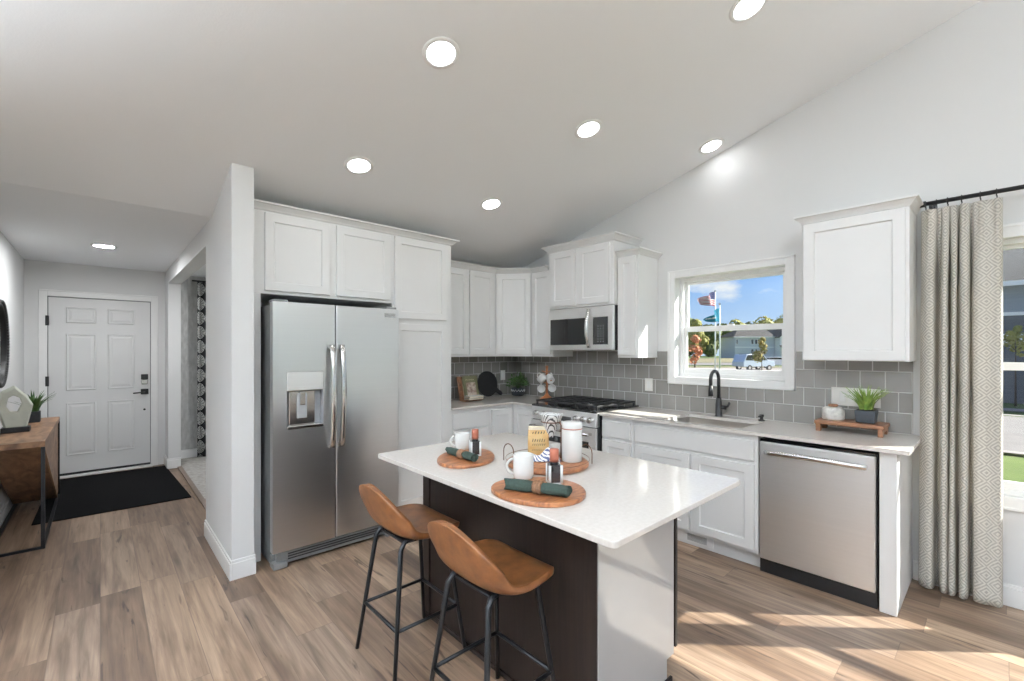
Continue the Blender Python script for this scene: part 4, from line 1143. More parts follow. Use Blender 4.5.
def napkin(p0, p1, r, label, wavy):
    p0, p1 = Vector(p0), Vector(p1)
    t = thing('napkin', label, 'napkin', (p0 + p1)/2, 'rolled green napkins')
    ax = (p1 - p0).normalized(); side = Vector((-ax.y, ax.x, 0)); n = 26; L = (p1 - p0).length
    bm = bmesh.new(); rings = []
    for i in range(n + 1):
        s = i/n
        pinch = 1 - 0.30*math.exp(-((s - 0.52)/0.09)**2)
        ring = []
        for j in range(20):
            q = 2*math.pi*j/20
            k_ = 1 + 0.10*math.sin(3*q + 4*s + wavy) + 0.05*math.sin(7*q - 3*s)
            rr_ = r*pinch*k_
            off = side*(0.006*math.sin(3*s + wavy))
            ring.append(bm.verts.new(p0 + ax*(L*s + 0.006*math.sin(2*q + wavy)*(1 if i in (0, n) else 0)) + off + side*math.cos(q)*rr_*1.12 + Vector((0, 0, math.sin(q)*rr_*0.92))))
        rings.append(ring)
    for A, B in zip(rings, rings[1:]):
        for j in range(20):
            f = bm.faces.new((A[j], A[(j+1)%20], B[(j+1)%20], B[j])); f.smooth = True
    # rolled ends dished inwards
    for ring, sgn in ((rings[0], 1), (rings[-1], -1)):
        c = sum((v.co for v in ring), Vector())/20
        inner = [bm.verts.new(c + (v.co - c)*0.55 + ax*sgn*0.008) for v in ring]
        for j in range(20): bm.faces.new((ring[j], ring[(j+1)%20], inner[(j+1)%20], inner[j]))
        bm.faces.new(inner)
    obj('roll', bm, 'green_cloth', t)
    c = p0 + ax*L*0.52
    m = MB()
    for d_ in (-0.011, 0.0, 0.011):
        m.tube([c + ax*(d_ + 0.002*math.sin(2*q_)) + side*math.cos(q_)*r*0.95 + Vector((0, 0, math.sin(q_)*r*0.90)) for q_ in [2*math.pi*i/20 for i in range(20)]], 0.0065, 8, closed=True)
    obj('napkin_ring', m, 'ring', t)
    return t
napkin((1.284, 1.862, IT + 0.034), (1.278, 1.640, IT + 0.034), 0.019, 'green napkin roll in a brown ring on the far oval board', 0.4)
napkin((1.108, 1.240, IT + 0.038), (1.216, 1.022, IT + 0.038), 0.0215, 'green napkin roll in a brown ring on the near oval board', 1.7)

# round tray with wire handles
TC = Vector((1.535, 1.425, IT))
t = thing('tray', 'round wooden tray with tall thin wire handles on the island', 'tray', TC)
obj('plate', MB().lathe([(0, 0.002), (0.180, 0.0), (0.190, 0.006), (0.192, 0.015), (0.186, 0.020), (0.0, 0.018)], TC, 48), 'acacia', t)
sd = Vector((math.cos(SCR), math.sin(SCR), 0)); fw = Vector((-sd.y, sd.x, 0))
rim = [TC + sd*math.cos(q)*0.194 + fw*math.sin(q)*0.194 + Vector((0, 0, 0.034)) for q in [2*math.pi*i/48 for i in range(48)]]
obj('wire_rim', MB().tube(rim, 0.0014, 6, closed=True), 'bronze', t)
for q in (math.radians(180), math.radians(-5)):
    c = TC + sd*math.cos(q)*0.180 + fw*math.sin(q)*0.180
    tn = sd*-math.sin(q + 0.75) + fw*math.cos(q + 0.75)
    pts = [c + tn*(-0.034) + Vector((0, 0, 0.016))]
    for i in range(13):
        a_ = math.pi*i/12
        pts.append(c - tn*0.034*math.cos(a_) + Vector((0, 0, 0.062 + 0.036*math.sin(a_))))
    pts.append(c + tn*0.034 + Vector((0, 0, 0.016)))
    obj('wire_handle', MB().tube(pts, 0.0022, 8), 'bronze', t)
TT = IT + 0.0185
# canister
t = thing('canister', 'tall white ceramic canister with a copper band on the tray', 'canister', (1.622, 1.350, TT))
cc = Vector((1.622, 1.350, TT))
obj('jar', MB().lathe([(0, 0), (0.044, 0), (0.047, 0.004), (0.0475, 0.150), (0.0465, 0.153), (0, 0.153)], cc, 32), 'white_ceramic', t)
obj('lid', MB().lathe([(0.0475, 0.153), (0.048, 0.158), (0.048, 0.176), (0.045, 0.181), (0, 0.183)], cc, 32), 'white_ceramic', t)
obj('band', MB().lathe([(0.0478, 0.1495), (0.0492, 0.150), (0.0492, 0.1535), (0.0478, 0.154)], cc, 32), 'copper', t)
# pour-over stand with a patterned cone
t = thing('coffee_dripper', 'patterned cone dripper held in a tall copper wire stand on the tray', 'coffee dripper', (1.655, 1.470, TT))
st0 = Vector((1.630, 1.424, TT))
dp = Vector((1.628, 1.487, 0))
RZ = 1.098 - TT
rd = Vector((dp.x - st0.x, dp.y - st0.y, 0)).normalized()
obj('stand', MB().tube([st0, st0 + Vector((0, 0, RZ - 0.012)), st0 + rd*0.004 + Vector((0, 0, RZ - 0.003)), st0 + rd*0.014 + Vector((0, 0, RZ)), Vector((dp.x, dp.y, TT + RZ)) - rd*0.047], 0.003, 8), 'bronze', t)
obj('stand_foot', MB().lathe([(0, 0), (0.014, 0), (0.014, 0.004), (0.004, 0.006), (0, 0.006)], st0, 16), 'bronze', t)
ring = [Vector((dp.x + 0.047*math.cos(q), dp.y + 0.047*math.sin(q), TT + RZ)) for q in [2*math.pi*i/24 for i in range(24)]]
obj('wire_ring', MB().tube(ring, 0.0028, 8, closed=True), 'bronze', t)
pm = bpy.data.materials.new('dash_pattern'); pm.use_nodes = True
n_, l_ = pm.node_tree.nodes, pm.node_tree.links
tc_ = n_.new('ShaderNodeTexCoord'); wv = n_.new('ShaderNodeTexWave'); wv.inputs['Scale'].default_value = 55; wv.inputs['Distortion'].default_value = 2.0
wv.bands_direction = 'DIAGONAL'
l_.new(tc_.outputs['Object'], wv.inputs[0])
cr_ = n_.new('ShaderNodeValToRGB'); cr_.color_ramp.elements[0].position = 0.22; cr_.color_ramp.elements[1].position = 0.30
cr_.color_ramp.elements[0].color = (0.06, 0.06, 0.06, 1); cr_.color_ramp.elements[1].color = (0.80, 0.80, 0.78, 1)
l_.new(wv.outputs[0], cr_.inputs[0]); l_.new(cr_.outputs[0], n_['Principled BSDF'].inputs['Base Color'])
cone = MB().lathe([(0.010, -0.076), (0.044, 0.0), (0.058, 0.034), (0.060, 0.038), (0.056, 0.036), (0.041, 0.002), (0.008, -0.074)], Vector((dp.x, dp.y, TT + RZ)), 28)
obj('cone', cone, pm, t)
# small cup below the cone
t = thing('cup', 'small white cup standing under the cone dripper', 'cup', (1.668, 1.482, TT))
obj('bowl', MB().lathe([(0, 0.0), (0.020, 0.0), (0.024, 0.004), (0.036, 0.030), (0.037, 0.048), (0.034, 0.048), (0.032, 0.030), (0, 0.010)], (1.668, 1.482, TT), 24), 'white_ceramic', t)
# bag of coffee
kraft = mat('kraft_yellow', (0.46, 0.255, 0.085), 0.7, noise=0.45, nscale=22, col2=(0.52, 0.35, 0.16))
t = thing('coffee_bag', 'yellow paper coffee bag with dark lettering standing on the tray', 'coffee bag', (1.545, 1.560, TT))
bx, by = 1.588, 1.535
def bagp(u, w_, z): return (bx + sd.x*u + fw.x*w_, by + sd.y*u + fw.y*w_, TT + z)
hw, hd_ = 0.050, 0.026
m = MB()
lv = [(hw, hd_, 0), (hw*1.02, hd_*1.05, 0.05), (hw, hd_*0.8, 0.10), (hw*0.98, hd_*0.28, 0.128)]
rg = [[m.bm.verts.new(bagp(sx*a_, sy*b_, z)) for sx, sy in ((-1, -1), (1, -1), (1, 1), (-1, 1))] for a_, b_, z in lv]
for A, B in zip(rg, rg[1:]):
    for j in range(4): m.bm.faces.new((A[j], A[(j+1)%4], B[(j+1)%4], B[j]))
m.bm.faces.new(rg[0][::-1]); m.bm.faces.new(rg[-1])
obj('bag', m, kraft, t, 0.004)
obj('folded_top', MB().hexa([bagp(u, w_, z) for z in (0.124, 0.142) for u, w_ in ((-0.049, -0.011), (0.049, -0.011), (0.049, 0.011), (-0.049, 0.011))]), 'paper', t, 0.003)
rnd = random.Random(4); ink = mat('print_ink', (0.05, 0.055, 0.03), 0.6, noise=0.2)
for (z, n, hgt) in ((0.108, 5, 0.013), (0.070, 6, 0.016), (0.052, 7, 0.011), (0.028, 8, 0.006)):
    m = MB()
    for i in range(n):
        u = -0.034 + 0.068*(i + 0.2)/n; w0 = 0.068/n*0.32
        yb = -(hd_*1.05 + 0.0012) if z < 0.055 else -(hd_*(1.05 - 0.25*(z - 0.05)/0.05) + 0.002)
        m.hexa([bagp(u + du + (0.004 if k_ else 0), yb + dv, z + (hgt*rnd.uniform(0.6, 1) if k_ else 0)) for k_ in (0, 1) for du, dv in ((0, 0), (w0, 0), (w0, 0.0012), (0, 0.0012))])
    obj('lettering', m, ink, t)
# crumpled patterned tea towel
sm = bpy.data.materials.new('blue_stripe_cloth'); sm.use_nodes = True
n_, l_ = sm.node_tree.nodes, sm.node_tree.links
tc_ = n_.new('ShaderNodeTexCoord'); wv = n_.new('ShaderNodeTexWave'); wv.inputs['Scale'].default_value = 22; wv.inputs['Distortion'].default_value = 5
wv.inputs['Detail Scale'].default_value = 2.0
l_.new(tc_.outputs['Object'], wv.inputs[0])
cr_ = n_.new('ShaderNodeValToRGB'); cr_.color_ramp.elements[0].position = 0.35; cr_.color_ramp.elements[1].position = 0.5
cr_.color_ramp.elements[0].color = (0.09, 0.11, 0.22, 1); cr_.color_ramp.elements[1].color = (0.78, 0.77, 0.75, 1)
l_.new(wv.outputs[0], cr_.inputs[0]); l_.new(cr_.outputs[0], n_['Principled BSDF'].inputs['Base Color']); n_['Principled BSDF'].inputs['Roughness'].default_value = 0.9
bm = bmesh.new(); nx, ny = 26, 18; gv = []
for i in range(nx):
    row = []
    for j in range(ny):
        u = -0.118 + 0.19*i/(nx-1); w_ = -0.045 + 0.085*j/(ny-1)
        edge = min(i, j, nx-1-i, ny-1-j)/3.0
        z = 0.006 + min(1, edge)*(0.012 + 0.011*math.sin(60*u + 20*w_) + 0.009*math.sin(95*w_ - 35*u + 1.0) + 0.022*math.exp(-((u - 0.02)/0.05)**2))
        w2 = w_
        row.append(bm.verts.new((1.535 + sd.x*u + fw.x*w2, 1.440 + sd.y*u + fw.y*w2, TT + max(0.003, z))))
    gv.append(row)
for i in range(nx-1):
    for j in range(ny-1):
        f = bm.faces.new((gv[i][j], gv[i+1][j], gv[i+1][j+1], gv[i][j+1])); f.smooth = True
o = obj('tea_towel', bm, sm); s_ = o.modifiers.new('thick', 'SOLIDIFY'); s_.thickness = 0.003
tag(o, 'crumpled white tea towel with blue pattern lying on the tray', 'tea towel')

# ------------------------------------------------------------------ counter by the window: riser, jar, grass pot
t = thing('counter_riser', 'low walnut riser on the counter by the wall cabinet', 'riser', (3.62, 0.66, CT1))
RX0, RX1, RY0_, RY1_ = 3.515, 3.725, 0.478, 0.842
obj('top', MB().box(RX0, RX1, RY0_, RY1_, CT1 + 0.048, CT1 + 0.072), 'walnut', t, 0.004)
for y in (RY0_ + 0.008, RY1_ - 0.033):
    m = MB()
    pts = [(RX0 + 0.004, y, CT1), (RX0 + 0.045, y, CT1), (RX0 + 0.065, y, CT1 + 0.026), (RX1 - 0.065, y, CT1 + 0.026), (RX1 - 0.045, y, CT1), (RX1 - 0.004, y, CT1), (RX1 - 0.004, y, CT1 + 0.048), (RX0 + 0.004, y, CT1 + 0.048)]
    m.prism(pts, (0, 0.025, 0)); obj('foot', m, 'walnut', t, 0.002)
RT = CT1 + 0.072
t = thing('jar', 'squat white ceramic jar with a wooden stopper on the riser', 'jar', (3.645, 0.765, RT))
jc = Vector((3.640, 0.762, RT))
obj('body', MB().lathe([(0, 0), (0.058, 0), (0.062, 0.006), (0.063, 0.012), (0.064, 0.060), (0.060, 0.072), (0.046, 0.082), (0.034, 0.084), (0, 0.084)], jc, 32), 'crackle', t)
obj('foot_band', MB().lathe([(0.0588, 0.0), (0.0632, 0.006), (0.0638, 0.012), (0.0640, 0.0125)], jc, 32), 'plate', t)
obj('stopper', MB().lathe([(0.0, 0.083), (0.024, 0.083), (0.028, 0.088), (0.029, 0.096), (0.024, 0.102), (0, 0.104)], jc, 20), 'walnut', t)

def grass_blades(mb, c, n, h0, h1, spread, seed, wid=0.007, lean=0.6, base_r=0.02):
    rnd = random.Random(seed); c = Vector(c)
    for i in range(n):
        q = rnd.uniform(0, 2*math.pi); h = rnd.uniform(h0, h1); out = rnd.uniform(0.1, 1)*spread
        b0 = c + Vector((math.cos(q + rnd.uniform(-1, 1)), math.sin(q + rnd.uniform(-1, 1)), 0))*rnd.uniform(0, base_r)
        d = Vector((math.cos(q), math.sin(q), 0)); sd_ = Vector((-d.y, d.x, 0)); k_ = 6; L_ = []
        for s in range(k_ + 1):
            f = s/k_
            p = b0 + d*out*f**1.6 + Vector((0, 0, h*(f - 0.18*out/max(spread, 1e-3)*lean*f*f)))
            w_ = wid*(1 - f)**0.6*(0.75 + 0.5*math.sin(math.pi*min(1, f + 0.2)))
            L_.append((p - sd_*w_ , p + d*0.0015 + Vector((0, 0, -0.0012)), p + sd_*w_))
        vs = [[mb.bm.verts.new(p) for p in r] for r in L_]
        for A, B in zip(vs, vs[1:]):
            mb.bm.faces.new((A[0], A[1], B[1], B[0])); mb.bm.faces.new((A[1], A[2], B[2], B[1]))
    return mb
t = thing('potted_grass', 'spiky green grass plant in a dark slate pot on the riser', 'potted plant', (3.62, 0.585, RT))
pc = Vector((3.625, 0.582, RT))
m = MB(); e = 0.048; s2 = 0.054
m.hexa([(pc.x + sx*k_, pc.y + sy*k_, RT + z) for z, k_ in ((0, e), (0.080, s2)) for sx, sy in ((-1, -1), (1, -1), (1, 1), (-1, 1))])
obj('pot', m, 'slate', t, 0.005)
obj('soil', MB().box(pc.x - 0.044, pc.x + 0.044, pc.y - 0.044, pc.y + 0.044, RT + 0.078, RT + 0.083), mat('soil', (0.03, 0.022, 0.016), 1.0, noise=0.5, nscale=90), t)
obj('blades', grass_blades(MB(), (pc.x, pc.y, RT + 0.080), 85, 0.10, 0.17, 0.115, 8, 0.0075, 0.9, 0.035), 'leaf', t, fix=False)

# wall plates
def wall_plate(axis, p, u, z, w_, h, n, label, kind):
    nm = 'switch_plate' if kind == 'switch' else 'outlet'
    F_ = XF(p) if axis == 'x' else YF(p)
    t = thing(nm, label, 'switch plate' if kind == 'switch' else 'outlet', F_(u, z, 0))
    obj('plate', MB().slab(F_, u - w_/2, u + w_/2, z - h/2, z + h/2, 0.006), 'plate', t)
    for i in range(n):
        c = u + (i - (n-1)/2)*0.046
        obj('rocker' if kind == 'switch' else 'socket', MB().slab(lambda a_, b_, c_: F_(a_, b_, c_ + 0.005), c - 0.0165, c + 0.0165, z - 0.033, z + 0.033, 0.004), 'trim', t)
wall_plate('x', 3.788, 2.224, 1.126, 0.078, 0.118, 1, 'white outlet on the tile between range and window', 'outlet')
wall_plate('x', 3.788, 0.668, 1.128, 0.270, 0.125, 4, 'wide white switch plate on the tile behind the grass pot', 'switch')
wall_plate('y', 4.048, 3.575, 1.148, 0.072, 0.118, 1, 'white outlet on the corner tile left of the small herb pot', 'outlet')

# ------------------------------------------------------------------ corner counter: cookbook, black board, herb, mug tree
t = thing('book_stand', 'wooden cookbook stand with ledge on the corner counter', 'book stand', (2.92, 3.86, CT1))
tl = math.radians(14)
def lean(x, d, h):     # leaning plane: x along the wall, h up the slope, d off the slope towards the room
    return (x, 3.820 + h*math.sin(tl) - d*math.cos(tl), CT1 + 0.018 + h*math.cos(tl) + d*math.sin(tl))
def leanbox(mb, x0, x1, d0, d1, h0, h1):
    return mb.hexa([lean(x, d, h) for h in (h0, h1) for x, d in ((x0, d0), (x1, d0), (x1, d1), (x0, d1))])
obj('back_board', leanbox(MB(), 2.785, 3.025, -0.022, -0.004, -0.012, 0.245), 'walnut', t, 0.003)
obj('ledge', MB().box(2.790, 3.005, 3.742, 3.835, CT1, CT1 + 0.016), 'walnut', t, 0.003)
obj('strut', MB().hexa([(2.90, 3.86, CT1), (2.93, 3.86, CT1), (2.93, 3.95, CT1), (2.90, 3.95, CT1), (2.90, 3.862, CT1 + 0.16), (2.93, 3.862, CT1 + 0.16), (2.93, 3.875, CT1 + 0.16), (2.90, 3.875, CT1 + 0.16)]), 'walnut', t)
t = thing('book', 'olive green cookbook with a photo on its cover, propped on the stand', 'book', (2.92, 3.83, CT1))
obj('pages', leanbox(MB(), 2.832, 3.018, 0.002, 0.020, 0.004, 0.238), 'paper', t)
cv = obj('cover', leanbox(MB(), 2.828, 3.022, 0.020, 0.0235, 0.0, 0.242), mat('olive_cover', (0.13, 0.125, 0.055), 0.6, noise=0.25, nscale=30), t)
pm_ = mat('cover_photo', (0.62, 0.55, 0.47), 0.5, noise=1.0, nscale=34, col2=(0.16, 0.065, 0.045))
obj('picture', leanbox(MB(), 2.868, 2.990, 0.0235, 0.0242, 0.025, 0.172), pm_, cv)
m = MB(); rnd = random.Random(2)
for i in range(8):
    x = 2.865 + i*0.015
    leanbox(m, x, x + 0.004, 0.0235, 0.0243, 0.195, 0.195 + rnd.uniform(0.009, 0.014)); leanbox(m, x, x + 0.010, 0.0235, 0.0243, 0.200, 0.203)
obj('title_lettering', m, mat('title_ink', (0.60, 0.58, 0.40), 0.5, noise=0.1), cv)
for i, (z, col) in enumerate(((0.0165, 'paper'), (0.0375, 'paper'))):
    z0 = CT1 + z
    t = thing('book', ['pale book lying flat on the ledge of the stand, lower of two', 'pale book lying flat on the ledge of the stand, upper of two'][i], 'book', (2.92, 3.77, z0), 'flat books on the stand ledge')
    obj('pages', MB().box(2.808 + i*0.006, 2.996, 3.704, 3.789, z0 + 0.003, z0 + 0.017), 'paper', t)
    obj('cover', MB().box(2.804 + i*0.006, 3.000, 3.700, 3.790, z0, z0 + 0.003).box(2.804 + i*0.006, 3.000, 3.700, 3.790, z0 + 0.017, z0 + 0.020), ['plate', 'ring'][1 - i], t)

t = thing('cutting_board', 'round black cutting board with a handle leaning on the tile', 'cutting board', (3.30, 4.0, CT1))
bl = math.radians(8)
def bp_(u, w_, d): return (3.300 + u, 3.990 + w_*math.sin(bl) - d, CT1 + w_*math.cos(bl) + 0.004)
m = MB(); R_ = 0.146
pts = []
ha = math.radians(-33)
for i in range(48):
    q = ha + math.radians(12) + (2*math.pi - math.radians(24))*i/47
    pts.append((R_*math.cos(q), R_ + R_*math.sin(q)))
hx, hz = math.cos(ha), math.sin(ha)
for (r, o_) in ((0.175, -0.024), (0.215, -0.026), (0.238, -0.018), (0.246, 0.0), (0.238, 0.018), (0.215, 0.026), (0.175, 0.024)):
    pts.append((hx*r - hz*o_, R_ + hz*r + hx*o_))
a_ = [m.bm.verts.new(bp_(u, w_, 0)) for u, w_ in pts]; b_ = [m.bm.verts.new(bp_(u, w_, 0.016)) for u, w_ in pts]
m.bm.faces.new(a_); m.bm.faces.new(b_[::-1])
for i in range(len(pts)): m.bm.faces.new((a_[i], b_[i], b_[(i+1) % len(pts)], a_[(i+1) % len(pts)]))
obj('board', m, 'black', t, 0.003)

t = thing('potted_herb', 'bushy dark green herb in a patterned black pot on the corner counter', 'potted plant', (3.66, 3.86, CT1))
hc = Vector((3.645, 3.855, CT1))
obj('pot', MB().lathe([(0, 0), (0.055, 0), (0.072, 0.012), (0.080, 0.050), (0.078, 0.088), (0.072, 0.090), (0.068, 0.080), (0, 0.078)], hc, 32), 'slate', t)
m = MB()
for i in range(28):
    q = 2*math.pi*i/28
    z0, z1 = (0.050, 0.074) if i % 2 else (0.074, 0.050)
    q2 = q + 2*math.pi/28
    m.tube([hc + Vector((0.0806*math.cos(q), 0.0806*math.sin(q), z0)), hc + Vector((0.0806*math.cos(q2), 0.0806*math.sin(q2), z1))], 0.0022, 5)
obj('pot_pattern', m, 'plate', t)
m = MB(); rnd = random.Random(11)
for i in range(330):
    q = rnd.uniform(0, 2*math.pi); ph = math.acos(rnd.uniform(-0.25, 1)); r = 0.118*rnd.uniform(0.35, 1.05)
    c = hc + Vector((math.cos(q)*math.sin(ph)*r, math.sin(q)*math.sin(ph)*r, 0.135 + math.cos(ph)*r*0.98))
    d = Vector((math.cos(q)*math.sin(ph), math.sin(q)*math.sin(ph), math.cos(ph) + 0.3)).normalized()
    s_ = d.cross(Vector((rnd.uniform(-1, 1), rnd.uniform(-1, 1), rnd.uniform(-1, 1)))).normalized()
    L_ = rnd.uniform(0.022, 0.036); W_ = L_*0.30
    v = [m.bm.verts.new(c + d*a + s_*b) for a, b in ((0, 0), (L_*0.4, W_), (L_, 0), (L_*0.4, -W_))]
    m.bm.faces.new(v)
for i in range(14):
    q = rnd.uniform(0, 6.28); r = rnd.uniform(0.01, 0.08)
    m.tube([hc + Vector((0, 0, 0.075)), hc + Vector((math.cos(q)*r*0.6, math.sin(q)*r*0.6, 0.14)), hc + Vector((math.cos(q)*r, math.sin(q)*r, 0.20))], 0.0015, 5)
obj('leaves', m, 'leaf_dark', t, fix=False)

t = thing('mug_tree', 'copper coloured wooden mug tree on the corner counter by the range', 'mug tree', (3.55, 3.303, CT1))
tc0 = Vector((3.550, 3.303, CT1))
cw = mat('orange_wood', (0.42, 0.150, 0.052), 0.4, noise=0.35, nscale=18)
obj('base', MB().lathe([(0, 0), (0.078, 0), (0.080, 0.006), (0.070, 0.018), (0.030, 0.045), (0.016, 0.07), (0, 0.07)], tc0, 28), cw, t)
obj('post', MB().lathe([(0.013, 0.06), (0.012, 0.34), (0.016, 0.352), (0.014, 0.365), (0, 0.372)], tc0, 16), cw, t)
pegs = []
for (dx, dy, z, up) in ((-0.95, 0.22, 0.178, 0.03), (-0.02, -1.0, 0.186, 0.03), (-0.98, 0.05, 0.292, 0.025), (-0.35, -0.93, 0.292, 0.025)):
    d = Vector((dx, dy, 0)).normalized()
    a0 = tc0 + Vector((0, 0, z)); a1 = a0 + d*0.075 + Vector((0, 0, up))
    obj('peg', MB().cyl(a0, a1, 0.006, 0.005, 10), cw, t); pegs.append((a0, a1, d))
mlab = ['white mug hung low on the left of the mug tree, open end to the room', 'white mug hung low on the right of the mug tree, open end to the room', 'white mug hung near the top of the mug tree, on the left', 'white mug hung near the top of the mug tree, on the right']
for i, (a0, a1, d) in enumerate(pegs):
    c = a0 + (a1 - a0)*0.86 + Vector((0, 0, -0.018))
    t = thing('mug', mlab[i], 'mug', c, 'white mugs on the mug tree')
    face = (Vector((-0.66, -0.75, 0.06)) if i < 2 else Vector((d.x*0.2 + d.y*0.9 if i == 2 else d.x*0.2 - d.y*-0.9, -0.5, -0.55))).normalized()
    if i >= 2: face = (Vector((-0.10, 0.55, -0.55)) if i == 2 else Vector((-0.25, -0.60, -0.5))).normalized()
    # handle loop hangs on the peg, cup body below it
    body = c + Vector((0, 0, -0.062)) + d*0.010
    o0 = body - face*0.045
    obj('cup', MB().lathe([(0, 0.0), (0.030, 0.0), (0.036, 0.006), (0.040, 0.02), (0.042, 0.080), (0.0390, 0.080), (0.037, 0.02), (0, 0.012)], o0, 26, face), 'white_ceramic', t)
    up = (Vector((0, 0, 1)) - face*face.z).normalized()
    hp = []
    for k_ in range(11):
        q = -math.pi/2 + math.pi*k_/10
        hp.append(body + face*math.sin(q)*0.027 + up*(0.043 + math.cos(q)*0.028))
    obj('handle', MB().tube(hp, 0.005, 8), 'white_ceramic', t)

# ------------------------------------------------------------------ curtain by the window
t = thing('curtain_rod', 'black curtain rod above the right-hand window', 'curtain rod', (3.69, -0.5, 2.33))
RDX, RDZ = 3.690, 2.333
obj('rod', MB().cyl((RDX, 0.318, RDZ), (RDX, -1.75, RDZ), 0.0125, n=16), 'black', t)
obj('finial', MB().cyl((RDX, 0.345, RDZ), (RDX, 0.305, RDZ), 0.018, n=16), 'black', t, 0.003)
for y in (0.285, -1.65):
    obj('bracket', MB().box(RDX - 0.008, 3.80, y - 0.008, y + 0.008, RDZ - 0.030, RDZ - 0.012).box(3.793, 3.80, y - 0.015, y + 0.015, RDZ - 0.07, RDZ + 0.03), 'black', t, 0.002)
t = thing('curtain', 'grey patterned pleated curtain hanging at the left of the window', 'curtain', (3.69, 0.17, 0.02))
pl = [0.306, 0.258, 0.210, 0.152, 0.077, 0.014]      # pinch pleats along the rod
# plan of the hanging folds: deep tubes with dark gaps between, a flatter length at the window end
plan = [(.340, 3.715), (.332, 3.670), (.306, 3.640), (.284, 3.638), (.274, 3.665), (.270, 3.715), (.262, 3.735), (.250, 3.732), (.245, 3.700), (.242, 3.650), (.229, 3.630), (.216, 3.650), (.213, 3.700),
        (.210, 3.733), (.206, 3.733), (.204, 3.700), (.202, 3.652), (.191, 3.632), (.180, 3.652), (.178, 3.700), (.174, 3.734), (.167, 3.734), (.163, 3.700), (.161, 3.652), (.145, 3.630), (.129, 3.652), (.126, 3.700),
        (.122, 3.735), (.111, 3.735), (.107, 3.700), (.104, 3.655), (.086, 3.638), (.060, 3.640), (.038, 3.652), (.016, 3.650), (.000, 3.664), (-.006, 3.690)]
def catmull(P, m):
    out = []
    for i in range(len(P) - 1):
        p0, p1, p2, p3 = (Vector((*P[max(0, min(len(P)-1, q))], 0)) for q in (i-1, i, i+1, i+2))
        for k_ in range(m):
            u = k_/m
            out.append(0.5*((2*p1) + (p2 - p0)*u + (2*p0 - 5*p1 + 4*p2 - p3)*u*u + (3*p1 - p0 - 3*p2 + p3)*u**3))
    out.append(Vector((*P[-1], 0))); return out
cp = catmull(plan, 5); arc_ = [0.0]
for a, b in zip(cp, cp[1:]): arc_.append(arc_[-1] + (b - a).length)
bm = bmesh.new(); nu, nv = len(cp) - 1, 56; rows = []
ztop, zbot = 2.292, 0.028
for j in range(nv + 1):
    f = j/nv; row = []
    z = ztop + (zbot - ztop)*f
    o_ = min(1, f/0.20); o_ = o_*o_*(3 - 2*o_)
    for i, p in enumerate(cp):
        s = i/nu
        ytop = 0.306 + (0.004 - 0.306)*s*1.0
        # the pleats gather towards the rod: shallow and evenly spread at the top
        pin = sum(math.exp(-((p.x - q)/0.008)**2) for q in pl)
        x = 3.684 + (p.y - 3.684)*(0.22 + 0.78*o_) - 0.016*pin*(1 - o_)
        x += 0.004*math.sin(6*f + 9*s) * o_
        y = p.x - 0.012*(1 - f)*(1 - s)*1.2 + 0.004*math.sin(4*f + 23*s)*o_*(1 - abs(2*s - 1))
        row.append(bm.verts.new((x, y, z)))
    rows.append(row)
uvl = bm.loops.layers.uv.new('cloth')
for j in range(nv):
    for i in range(nu):
        fc = bm.faces.new((rows[j][i], rows[j][i+1], rows[j+1][i+1], rows[j+1][i])); fc.smooth = True
        for lp, (a, b) in zip(fc.loops, ((i, j), (i+1, j), (i+1, j+1), (i, j+1))):
            lp[uvl].uv = (arc_[a], b/nv*2.26)
c_ = obj('panel', bm, 'curtain', t)
s_ = c_.modifiers.new('thick', 'SOLIDIFY'); s_.thickness = 0.0025
for y in pl:
    pts = [(RDX + 0.019*math.cos(q), y + 0.002, RDZ - 0.004 + 0.019*math.sin(q)) for q in [2*math.pi*k_/18 for k_ in range(18)]]
    obj('ring', MB().tube(pts, 0.0026, 6, closed=True).tube([(RDX, y, RDZ - 0.022), (RDX - 0.002, y, RDZ - 0.046)], 0.0028, 6), 'black', t)

# ------------------------------------------------------------------ entry hall
t = obj('door_mat', MB().prism([(-0.42, 5.395, 0.0005), (0.662, 5.372, 0.0005), (0.598, 7.05, 0.0005), (-0.40, 7.08, 0.0005)], (0, 0, 0.009)), 'rug', None, 0.003)
tag(t, 'large black door mat in front of the entry door', 'door mat')

t = thing('console_table', 'wood console table with slanted sides on a black metal frame', 'console table', (-0.45, 5.5, 0))
KX0, KX1, KY0, KY1, KZ = -0.592, -0.298, 4.715, 6.345, 0.785
obj('top', MB().box(KX0, KX1, KY0, KY1, KZ - 0.042, KZ), 'console', t, 0.003)
bd_ = MB().prism([(KX0 + 0.004, KY0 + 0.016, KZ - 0.043), (KX0 + 0.004, KY1 - 0.016, KZ - 0.043), (KX0 + 0.004, KY1 - 0.016, 0.045), (KX0 + 0.004, KY1 - 0.27, 0.045)], (KX1 - KX0 - 0.016, 0, 0))
by_ = obj('body', bd_, 'console', t)
obj('edge_band', MB().prism([(KX1 - 0.0125, KY0 + 0.010, KZ - 0.043), (KX1 - 0.0125, KY0 + 0.026, KZ - 0.043), (KX1 - 0.0125, KY1 - 0.262, 0.045), (KX1 - 0.0125, KY1 - 0.278, 0.045)], (0.010, 0, 0)), mat('light_wood_edge', (0.42, 0.27, 0.16), 0.5, noise=0.2), by_)
for x in (KX0 + 0.0, KX1 - 0.022):
    for y in (KY0 + 0.0, KY1 - 0.022):
        obj('leg', MB().box(x, x + 0.022, y, y + 0.022, 0, KZ - 0.043), 'gunmetal', t)
    obj('floor_rail', MB().box(x, x + 0.022, KY0 + 0.022, KY1 - 0.022, 0, 0.018), 'gunmetal', t)
